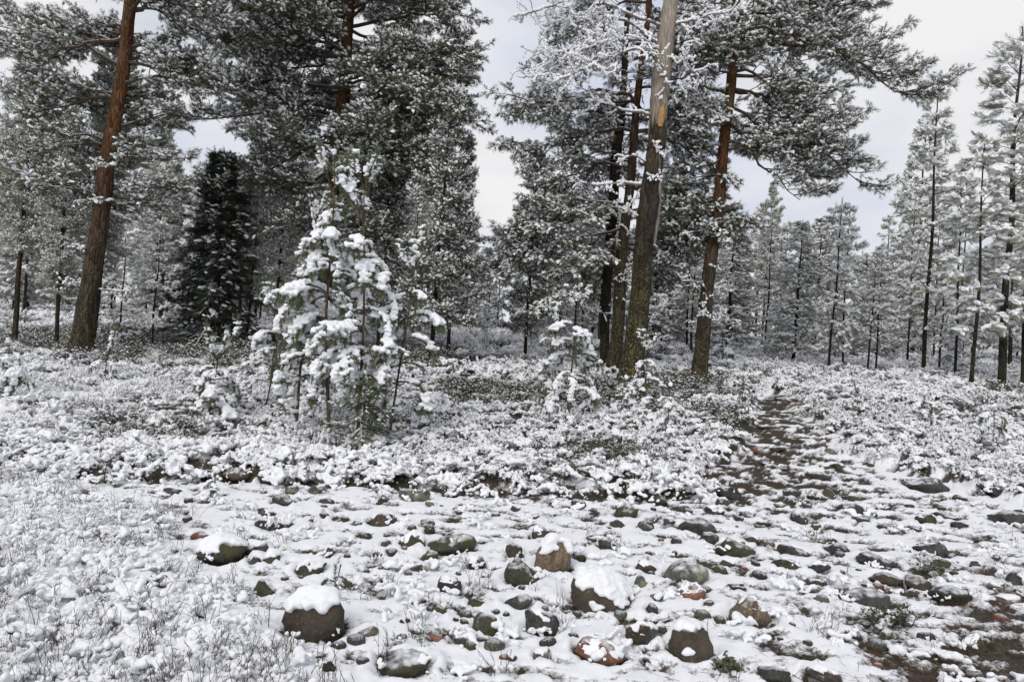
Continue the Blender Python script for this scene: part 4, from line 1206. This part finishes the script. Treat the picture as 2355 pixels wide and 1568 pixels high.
def dead_branch(root, rs, a, targets, r0, twigs, tl=.7, keep=.8, mat=M_DEADTWIG):
    """a crooked bare limb through the target points, with curling twigs, and snow on all of it"""
    pts = np.array([a] + list(targets)); seg = np.linalg.norm(np.diff(pts, axis=0), axis=1); cum = np.concatenate([[0], np.cumsum(seg)])
    n = max(8, int(cum[-1] / .09)); s = np.linspace(0, cum[-1], n)
    P = np.stack([np.interp(s, cum, pts[:, i]) for i in range(3)], 1)
    W = np.cumsum(rs.normal(size=P.shape) * .012, axis=0); P = P + W - W[0]
    wood, sn = MB(), MB()
    R = np.linspace(r0, max(.006, r0 * .2), n)
    wood.add(*tube(P, R, 7, .06, rs)); snow_tube(sn, P, r0 * .6, rs, keep)
    def twig(p, d, L, r, lev):
        m = max(4, int(L / .05)); Q = [p]; d = norm(d); curl = rs.normal(size=3) * .28
        for i in range(m):
            d = norm(d + curl * .45 + rs.normal(size=3) * .22); p = p + d * L / m; Q.append(p)
            if rs.random() < .12: curl = rs.normal(size=3) * .3
            if lev < 2 and rs.random() < .26:
                twig(p, d + rs.normal(size=3) * .8, L * rs.uniform(.3, .6), r * .7, lev + 1)
        Q = np.array(Q)
        wood.add(*tube(Q, np.linspace(r, r * .4, len(Q)), 4)); snow_tube(sn, Q, r, rs, keep)
    for j in range(twigs):
        t = rs.uniform(.2, 1.); i = min(int(t * (n - 1)), n - 2); d = P[i + 1] - P[i]
        twig(P[i], norm(d) * .7 + rs.normal(size=3) * [.7, .7, .6], tl * rs.uniform(.5, 1.2), r0 * .32 * (1 - t * .5) + .003, 0)
    V, F, _ = wood.arrays(); o = link("branch", make_mesh("branch", V, F, [mat]), root)
    V, F, _ = sn.arrays()
    if len(F): link("snow", make_mesh("snow", V, F, [M_SNOW]), o)

def dead_tree():
    rs = np.random.default_rng(40)
    base = ground_at(1452, 878); D = base[1]; k = D / FPX
    root = empty("dead_pine", base, "broken dead pine with peeled grey top, lichened bark below and curly snow-covered bare branches", "dead tree")
    A = lambda px, py, dd=0: at_depth(px, py, D + dd) - base
    low = np.array([np.zeros(3), A(1466, 740), A(1482, 560), A(1500, 400), A(1511, 300)])
    link("trunk", trunk_mesh(low, np.array([27, 23, 22, 21, 20]) * k, M_BARK_DEAD, rs, 18, .05, .4), root)
    P = np.array([A(1509, 325), A(1513, 270), A(1520, 180), A(1533, 80), A(1546, -20), A(1556, -120)])
    V, F = tube(np.array([np.interp(np.linspace(0, 5, 26), range(6), P[:, i]) for i in range(3)]).T, np.interp(np.linspace(0, 5, 26), range(6), np.array([19, 20, 21, 20, 16, 8]) * k), 16, .045, rs)
    link("bare_wood", make_mesh("bare_wood", V, F, [M_DEADWOOD]), root)
    # torn ochre patch at the foot of the peeled part
    Q = np.array([A(1518, 292, -.21), A(1521, 268, -.215), A(1524, 240, -.20)]); V, F = tube(Q, np.array([5, 8, 4]) * k, 7, .1, rs)
    link("torn_wood", make_mesh("torn_wood", V, F, [M_FRESHWOOD]), root)
    for i in range(9):     # ragged edge where the bark ends
        x0 = 1493 + i * 4.6 + rs.normal() * 1.5; t0 = rs.uniform(255, 290); dd = -.19 * math.cos((x0 - 1512) / 24)
        Q = np.array([A(x0 - 2, 340, dd), A(x0, 312, dd - .012), A(x0 + 1.5, t0, dd)]); V, F = tube(Q, np.array([4.5, 3.6, .6]) * k, 5, .1, rs)
        link("bark_plate", make_mesh("bark_plate", V, F, [M_BARK_DEAD]), root)
    Q = np.array([A(1478, 640, -.16), A(1490, 540, -.19), A(1503, 460, -.19), A(1509, 400, -.19)]); V, F = tube(Q, np.array([3, 13, 11, 2]) * k, 7, .25, rs)
    link("black_split", make_mesh("black_split", V, F, [M_SPLIT]), root)  # strip laid on the trunk, the split's darkness put into its colour
    # a strip of old bark along the right side
    Q = np.array([A(1506, 560, -.1), A(1512, 470, -.12), A(1520, 400, -.1)]); V, F = tube(Q, np.array([4, 7, 3]) * k, 6, .2, rs)
    link("bark_strip", make_mesh("bark_strip", V, F, [M_DEADWOOD]), root)
    st = A(1530, 130)
    dead_branch(root, rs, A(1522, 130), [A(1470, 95, -.3), A(1400, 100, -.4), A(1330, 120, -.4), A(1260, 140, -.3), A(1215, 190, -.2)], .045, 34, .8)
    dead_branch(root, rs, A(1524, 110), [A(1460, 60, .2), A(1390, 50, .4), A(1320, 60, .4), A(1250, 70, .3)], .04, 26, .8)
    dead_branch(root, rs, A(1526, 60), [A(1440, 30, -.5), A(1350, -10, -.5), A(1240, 20, -.4), A(1190, 35, -.3)], .035, 20, .7)
    dead_branch(root, rs, A(1524, 125), [A(1460, 120, -.7), A(1380, 150, -.8), A(1300, 190, -.8), A(1240, 200, -.8)], .035, 24, .6)
    dead_branch(root, rs, A(1500, 268), [A(1440, 262, -.1), A(1400, 245, -.2), A(1340, 240, -.2)], .035, 8, .35)
    dead_branch(root, rs, A(1545, 60), [A(1580, 50, -.2), A(1625, 35, -.2), A(1670, 20, -.3)], .04, 14, .6)
    dead_branch(root, rs, A(1535, 110), [A(1560, 150, -.3), A(1590, 130, -.3), A(1610, 180, -.3)], .028, 14, .5)
    dead_branch(root, rs, A(1522, 150, -.2), [A(1535, 180, -.3), A(1528, 215, -.32), A(1518, 235, -.3)], .03, 5, .3)
    dead_branch(root, rs, A(1500, 360), [A(1515, 350, -.3), A(1518, 385, -.35), A(1512, 410, -.3)], .02, 8, .3)
    dead_branch(root, rs, A(1490, 375), [A(1455, 360, -.1), A(1425, 372, -.2)], .025, 6, .3)
    dead_branch(root, rs, A(1478, 425), [A(1420, 420, .1), A(1370, 430, .1), A(1340, 420, .1)], .04, 6, .4, .7)
    dead_branch(root, rs, A(1480, 500), [A(1430, 480, .2), A(1400, 470, .2)], .03, 5, .4)
    dead_branch(root, rs, A(1520, 200), [A(1590, 210, .3), A(1640, 260, .4), A(1680, 290, .4)], .03, 18, .5)
    # the slimmer dead stem just behind it
    b2 = ground_at(1388, 852); D2 = b2[1]; k2 = D2 / FPX
    r2 = empty("dead_pine", b2, "slim dark dead pine just behind the peeled dead pine, bare snowy branches along it", "dead tree")
    B = lambda px, py, dd=0: at_depth(px, py, D2 + dd) - b2
    P = np.array([np.zeros(3), B(1396, 650), B(1408, 480), B(1421, 330), B(1434, 180), B(1446, 20)])
    link("trunk", trunk_mesh(P, np.array([11, 11, 12, 12, 8, 6]) * k2, M_BARK_THIN, rs, 10, .08, .2), r2)
    for (y0, x1, y1, dd) in ((470, 1325, 425, -.3), (430, 1500, 440, .3), (380, 1290, 350, .3), (350, 1490, 320, -.3), (330, 1330, 290, -.4), (300, 1500, 270, .2),
                             (250, 1370, 220, .1), (250, 1480, 200, -.3), (200, 1390, 150, -.2), (520, 1300, 560, .2), (540, 1480, 600, -.4), (590, 1320, 640, -.3), (160, 1490, 120, .3), (110, 1400, 60, .1)):
        xs = np.interp(y0, [20, 180, 330, 480, 650], [1446, 1434, 1421, 1408, 1396])
        dead_branch(r2, rs, B(xs, y0), [B((xs + x1) / 2, (y0 + y1) / 2 - 8, dd * .6), B(x1, y1, dd)], .022, 7, .45, .85, M_TWIG)

# ================================================================== build
build_stones()
build_ground()
near_branch_protos()
build_kinds()

# ---- the old pines
big_pine(dict(name="old_pine", seed=1, base=(186, 812), axis=[(215, 600), (245, 400), (275, 200), (303, 0)], widths=[44, 39, 34, 29, 25], bark=M_BARK,
    label="tall thick pine on the left with orange upper trunk and yellow lichen on its foot",
    limbs=[(60, 130, 60, .4, .05, .2), (80, 60, 150, -.8, .05, .1), (40, 380, -30, -.5, .05, .2), (20, 470, 50, -.7, .05, .25), (110, 400, 120, .3, .045, .2), (190, 430, 190, -.4, .04, .2),
           (230, 80, 260, .2, .045, .1), (290, 390, 290, .5, .04, .2), (330, 120, 330, -.6, .04, .2), (380, 370, 370, -.4, .035, .1), (420, 110, 440, .6, .035, .1), (470, 350, 480, .5, .03, .1), (150, -30, 90, .6, .04, .2)],
    snow=.45, fill=40, z0=3.0, z1=11.5, prof=lambda z: float(np.interp(z, [3, 4.5, 7, 10, 12], [1.0, 1.7, 2.2, 2.3, 1.8])), avoid=-PI / 2 + .0))
big_pine(dict(name="old_pine", seed=2, base=(742, 800), D=19.5, axis=[(752, 600), (768, 400), (787, 240), (806, 0)], widths=[34, 31, 29, 27, 25], bark=M_BARK_BACK,
    label="huge dense old pine behind the snowy saplings, reddish trunk and wide dark crown",
    limbs=[(290, 480, 275, -.6, .07, .3), (200, 520, 180, .5, .06, .2), (340, 540, 440, -.8, .06, .4), (130, 500, 90, -.4, .06, .2), (40, 600, 10, .4, .06, .2), (60, 1040, 30, -.5, .06, .2), (180, 1040, 190, -.8, .06, .3),
           (120, 1070, 130, .5, .05, .2), (310, 1030, 300, .2, .05, .3), (330, 960, 360, -1.0, .05, .3), (20, 980, -30, .8, .06, .2), (400, 620, 500, .2, .05, .2), (420, 1000, 420, .6, .04, .2), (480, 880, 540, -.5, .04, .2), (240, 1060, 260, -.3, .05, .3), (100, 520, 20, .9, .05, .2)],
    snow=.30, fill=64, z0=3.2, z1=13.2, prof=lambda z: float(np.interp(z, [3, 5, 7, 10, 13], [1.5, 2.6, 3.3, 3.6, 3.2])), fsag=.15, rise=(-.3, .25), avoid=-PI / 2, avoid_k=.985, shoot_k=1.05))
big_pine(dict(name="old_pine", seed=3, base=(1606, 872), axis=[(1630, 640), (1655, 440), (1675, 250), (1692, 40)], widths=[35, 29, 25, 23, 20], bark=M_BARK_MID,
    label="tall orange-trunked pine right of the dead tree, snowy crown spreading far right",
    limbs=[(110, 2110, 212, -.4, .05, .25), (100, 1960, 130, .5, .05, .2), (170, 1910, 270, .3, .05, .3), (30, 1960, 10, -.5, .05, .2), (20, 1900, 60, .5, .05, .2), (200, 1890, 340, -.6, .045, .4), (240, 1990, 430, -.2, .045, .35),
           (280, 1870, 420, .6, .04, .3), (330, 1840, 460, -.5, .04, .3), (60, 1850, 150, -1.0, .05, .2), (150, 1800, 230, -1.0, .05, .2), (230, 1590, 300, -.5, .03, .2), (120, 1600, 180, .5, .04, .2), (-20, 1850, -60, .2, .05, .2)],
    snow=.50, dens=.75, fill=30, z0=3.6, z1=12, prof=lambda z: float(np.interp(z, [3, 5, 7, 10, 13], [1.0, 1.5, 2.0, 2.3, 2.0])), fsag=.05, rise=(-.35, .2), avoid=-PI / 2))
big_pine(dict(name="old_pine", seed=4, base=(1412, 842), D=17.5, axis=[(1430, 600), (1448, 420), (1474, 160), (1492, 10)], widths=[30, 26, 20, 15, 13], bark=M_BARK_BACK,
    label="old pine close behind the dead tree, orange upper trunk half hidden by bare branches",
    limbs=[(240, 1220, 235, -.3, .05, .2), (300, 1215, 340, .3, .05, .2), (230, 1250, 260, .8, .05, .2), (470, 1160, 600, .2, .05, .5), (480, 1230, 560, -.4, .05, .4), (520, 1140, 690, .4, .04, .5), (100, 1320, 60, 1.0, .05, .2), (300, 1600, 350, .8, .05, .2),
           (430, 1640, 480, .9, .05, .3), (500, 1600, 560, .6, .05, .3), (550, 1280, 690, -.4, .04, .4), (140, 1620, 90, 1.0, .05, .2), (560, 1560, 650, 1.2, .04, .3)],
    snow=.42, fill=52, z0=2.4, z1=12, prof=lambda z: float(np.interp(z, [2, 5, 7, 10, 13], [2.0, 2.6, 2.3, 2.2, 1.8])), fsag=.2, rise=(-.5, .1), lib=LIB_DROOP, avoid=-PI / 2))
dead_tree()

# ---- medium trees one can tell apart
mids = [
 # key, base px,py, height from top row, label, lean
 ('spruce', 487, 797, 345, "very dark dense spruce with drooping branches left of the huge pine", 'spruce_tree', 'spruce', 1.35),
 ('spruce', 1692, 806, 590, "small dark bushy spruce behind the orange-trunked right pine", 'spruce_tree', 'spruce', 1.0),
 ('tall0', 128, 806, 250, "slim dark-trunked pine just left of the thick lichened pine", 'pine_tree', 'pine tree', .75),
 ('tall1', 32, 790, 120, "dark slender pine at the left edge, second from the thick pine", 'pine_tree', 'pine tree', .8),
 ('tall0', 214, 795, 60, "thin dark pine standing tight behind the thick lichened pine", 'pine_tree', 'pine tree', .7),
 ('tall0', 566, 797, 330, "thin reddish-stemmed pine just right of the dark spruce", 'pine_tree', 'pine tree', .6),
 ('tall1', 628, 798, 310, "dark-stemmed pine between the dark spruce and the snowy saplings", 'pine_tree', 'pine tree', .7),
 ('dark0', 868, 812, 215, "dark green pine rising close right of the huge pine's trunk", 'pine_tree', 'pine tree', .7),
 ('dark1', 990, 838, 200, "leaning slim pine at the right edge of the huge pine's crown", 'pine_tree', 'pine tree', .8),
 ('dark0', 1030, 812, 300, "bushy pine with snowy shelf-like branches beside the central gap", 'pine_tree', 'pine tree', .8),
 ('dark1', 1206, 832, 345, "drooping snowy pine right of the central gap", 'pine_tree', 'pine tree', .72),
 ('tall0', 1518, 803, 400, "dark trunk between the dead tree and the orange-trunked pine", 'pine_tree', 'pine tree', 1.0),
 ('tall1', 1750, 812, 430, "grey-stemmed pine right of the small dark spruce", 'pine_tree', 'pine tree', .6),
 ('slim0', 1905, 856, 455, "slender snowy pine first of the thin stems right of the path", 'pine_tree', 'pine tree', .9),
 ('slim1', 1936, 856, 480, "slender pine tight beside the first thin stem right of the path", 'pine_tree', 'pine tree', .8),
 ('slim2', 1994, 860, 610, "low drooping snow-laden pine among the thin stems right of the path", 'pine_tree', 'pine tree', 1.2),
 ('spire0', 2122, 862, 175, "tall lone spire-topped pine standing against the sky on the right", 'pine_tree', 'pine tree', .85),
 ('cone0', 2098, 822, 268, "dense frosted cone-shaped pine behind the tall spire-topped pine", 'pine_tree', 'pine tree', .8),
 ('slim0', 2160, 862, 560, "thin snowy pine just right of the tall spire-topped pine's foot", 'pine_tree', 'pine tree', 1.0),
 ('slim1', 2236, 890, 330, "slim pine left of the dark double stems near the right edge", 'pine_tree', 'pine tree', 1.0),
 ('spire1', 2302, 892, 60, "big dark-stemmed pine with snow-loaded arms near the right edge", 'pine_tree', 'pine tree', 1.25),
 ('slim1', 2350, 892, 250, "dark pine cut by the right edge of the view", 'pine_tree', 'pine tree', 1.1),
 ('slim0', 275, 778, 545, "small snow-covered pine standing behind the thick lichened pine's right side", 'pine_tree', 'pine tree', 1.3),
 ('slim1', 348, 806, 520, "thin-stemmed snowy pine between the thick lichened pine and the dark spruce", 'pine_tree', 'pine tree', 1.0),
 ('slim0', 1118, 810, 700, "tiny thin snowy pine in the central gap", 'pine_tree', 'pine tree', .9),
]
for key, px, py, top, label, nm, cat, wide in mids:
    g = ground_at(px, py); Dp = g[1]
    ztop = at_depth(px, top, Dp)[2]
    plant_tree(key, px, py, ztop - g[2], None, label, None, cat, nm, lean=random.uniform(.0, .035), wide=wide)

# ---- the wood behind: every tree its own object, sharing a few shapes
SKYLINE = ([-400, 0, 330, 400, 470, 600, 1050, 1100, 1140, 1180, 1260, 1350, 1500, 1700, 1760, 1850, 1905, 1985, 2030, 2060, 2110, 2160, 2230, 2355, 2800],
           [-50, 0, 230, 400, 380, 330, 330, 600, 520, 470, 400, 380, 380, 450, 470, 470, 470, 560, 500, 330, 290, 400, 280, 150, 100])
rsb = np.random.default_rng(9)
placed = []
def spaced(x, y, r):
    if any((x - a) ** 2 + (y - b) ** 2 < r * r for a, b in placed): return False
    placed.append((x, y)); return True
FAM = {'spire': "spire-like thin pine", 'tall': "tall pine", 'cone': "dense frosted pine", 'slim': "slim snow-laden pine", 'small': "little snow-smothered pine"}
PLACES = [(20, "at the far left edge"), (110, "left of the two dark slender stems"), (240, "behind the thick lichened pine"), (350, "between lichened pine and dark spruce"), (480, "behind the dark spruce"),
          (640, "between dark spruce and snowy saplings"), (800, "behind the tallest central sapling"), (940, "behind the huge old pine"), (1060, "right of the huge old pine"), (1240, "in the central gap"),
          (1400, "behind the drooping pine"), (1560, "behind the dead pine"), (1680, "beside the orange-trunked pine"), (1800, "behind the small dark spruce"), (1920, "beyond the end of the path"),
          (2040, "behind the thin stems"), (2150, "behind the spire-topped pine"), (2260, "right of the spire-topped pine"), (9999, "near the right edge")]
cnt = 0
for it in range(6000):
    if cnt >= 240: break
    u = rsb.random(); Dp = 21 + 46 * u ** 1.3
    px = rsb.uniform(-120, 2480)
    side = 'R' if px > 1740 else ('C' if 1050 < px < 1230 else 'L')
    if side == 'L' and Dp < 25: continue
    if px < 480 and rsb.random() < .4: continue
    if side == 'R' and rsb.random() < .25: continue
    if side == 'C' and Dp < 36: continue
    if side == 'R' and Dp < 21: continue
    d = ray(px, 800); x = d[0] * Dp
    if not spaced(x, Dp, 1.15 if Dp < 40 else 1.6): continue
    z = H1(x, Dp)
    sky_row = float(np.interp(px, *SKYLINE))
    zmax = at_depth(px, sky_row, Dp)[2] - z
    fam = str(rsb.choice(['tall', 'cone', 'slim', 'small', 'spire'], p=[.08, .24, .36, .27, .05] if side == 'L' else [.03, .22, .37, .12, .26]))
    hmax = {'tall': 15, 'cone': 9.5, 'slim': 7.5, 'small': 2.8, 'spire': 9.5}[fam]
    hh = min(hmax * rsb.uniform(.65, 1.1), zmax * rsb.uniform(.78, 1.0))
    if hh < 1.2: continue
    nk = {'tall': 2, 'cone': 2, 'slim': 3, 'small': 2, 'spire': 2}[fam]
    where = next(w for lim, w in PLACES if px < lim)
    row = "front row of the wood" if Dp < 34 else ("middle of the wood" if Dp < 48 else "far back in the wood")
    plant_tree(f"{fam}{rsb.integers(0, nk)}", px, 800, hh, Dp, f"{FAM[fam]} {row}, {where}"[:110], f"{FAM[fam]}s {row} {where}", wide=rsb.uniform(.8, 1.15) * (.8 if side == 'R' and fam in ('slim', 'spire') else 1) * (min(1.8, (TREEKINDS[fam + '0'][0] / hh) ** .35) if fam != 'small' else 1))
    cnt += 1

# ---- near saplings
sapling((757, 1008), (768, 352), "tallest snow-laden young pine of the central cluster, thin spire top", 1.12, .29, 4, .22, .027, 1)
sapling((826, 1016), (841, 392), "young pine with two-forked snowy top right of the tallest one in the central cluster", 1.1, .29, 4, .25, .024, 2)
sapling((898, 1012), (957, 572), "young pine with brown-tipped needles at the right of the central cluster, snow knob on top", .85, .30, 4, .30, .018, 3)
sapling((684, 984), (728, 470), "young pine at the left side of the central cluster with thick dark stem", 1.15, .29, 4, .30, .024, 4)
sapling((610, 940), (640, 690), "low spreading snow-buried pine on the left flank of the central cluster", .85, .26, 4, .25, .014, 5)
sapling((1303, 966), (1336, 656), "snow-laden young pine standing alone left of the dead tree", .82, .27, 4, .2, .019, 6)
sapling((1264, 955), (1273, 715), "thinner snowy young pine tight behind the lone one left of the dead tree", .36, .22, 3, .35, .011, 7)
sapling((1462, 935), (1492, 788), "small crooked snowy pine right in front of the dead tree's foot", .52, .19, 4, .25, .010, 8)
sapling((1428, 950), (1440, 868), "short snowy pine leaning in front of the dead tree, left of the crooked one", .36, .16, 4, .2, .009, 9)
sapling((474, 968), (504, 800), "snow-draped young pine alone on the left, drooping to the ground", .50, .17, 4, .1, .013, 10)
sapling((241, 886), (251, 803), "short snow-covered pine in front of the thick lichened pine", .36, .15, 4, .15, .009, 11)
sapling((8, 930), (18, 785), "snowy young pine at the left edge of the view", .55, .2, 4, .2, .011, 12)
sapling((488, 1145), (497, 1083), "knee-high pine with a ball of snow at the foot of the bank", .14, .10, 3, .2, .005, 13)
sapling((238, 1122), (246, 1056), "knee-high snowy pine on the left near the bank", .15, .10, 3, .2, .005, 14)
sapling((1706, 992), (1708, 868), "bright green snowless young pine at the left edge of the path", .13, .13, 3, .35, .006, 15, snow=.0)
sapling((1971, 968), (1962, 880), "bright green tiny pine in the shrubs right of the path", .14, .16, 3, .55, .006, 16, snow=.15)
sapling((774, 1362), (775, 1300), "thin green pine seedling behind the round snow-capped boulder", .07, .09, 3, .5, .0025, 17, snow=.0)
sapling((2130, 985), (2128, 905), "short snowy pine in the shrubs on the right", .25, .15, 4, .2, .008, 18)
sapling((1535, 985), (1542, 885), "short snow-dusted pine right of the dead tree's foot", .22, .15, 3, .25, .007, 19)
sapling((2280, 1035), (2284, 935), "thin crooked young pine in the shrubs near the right edge", .22, .17, 3, .35, .008, 20, snow=.6)
sapling((1660, 835), (1664, 760), "snow-covered small pine behind the orange-trunked right pine", .55, .2, 5, .15, .012, 21)
# the little spruce under the central cluster
g = ground_at(825, 1030)
plant_tree('littlespruce', 825, 1030, 1.1, None, "small dark green spruce at the foot of the central cluster", None, "young spruce", "young_spruce", lean=.03, wide=1.0)

# ---- bushes
bush(2052, 1452, 130, 46, "green lingonberry bush with snow at its base in front of the arched dark stone", 520, seed=1, snowballs=14, hk=.45)
bush(1672, 1552, 90, 30, "leafy lingonberry bush at the foot of the steep brown rock", 330, seed=2, hk=.5)
bush(1485, 1085, 170, 60, "dark green twiggy bush on the bank in front of the dead tree", 480, seed=3, hk=.45, name="blueberry_bush")
bush(1390, 1050, 120, 40, "dark blueberry clump on the bank left of the big twiggy bush", 300, seed=4, hk=.35, name="blueberry_bush")
bush(2150, 1320, 90, 40, "small bush growing against the dark diagonal rock", 160, seed=5, hk=.5, name="blueberry_bush")
bush(150, 1310, 80, 24, "dark heather sprig leaning through the snow on the left", 360, seed=6, hk=.4, name="heather_bush")
bush(225, 1430, 120, 40, "clump of dark heather and twigs in the left front snow", 420, seed=7, hk=.4, name="heather_bush")
bush(468, 1500, 100, 14, "sparse heather branch lying on smooth snow at the front", 150, seed=8, hk=.3, name="heather_bush")
bush(380, 1200, 160, 60, "stand of bare blueberry twigs with snow left of the pinkish stone", 0, seed=9, hk=.35, name="blueberry_bush", snowballs=22)
bush(1390, 1400, 90, 16, "dry bare twigs in front of the large dusted boulder", 0, seed=10, hk=.5, name="dry_twig_bush")
build_undergrowth()
for _o in SC.objects:
    if _o.parent is not None and _o.name.split('.')[0] in ('snow', 'snow_cap', 'crown', 'needles', 'foliage', 'stems'): _o['kind'] = 'stuff'
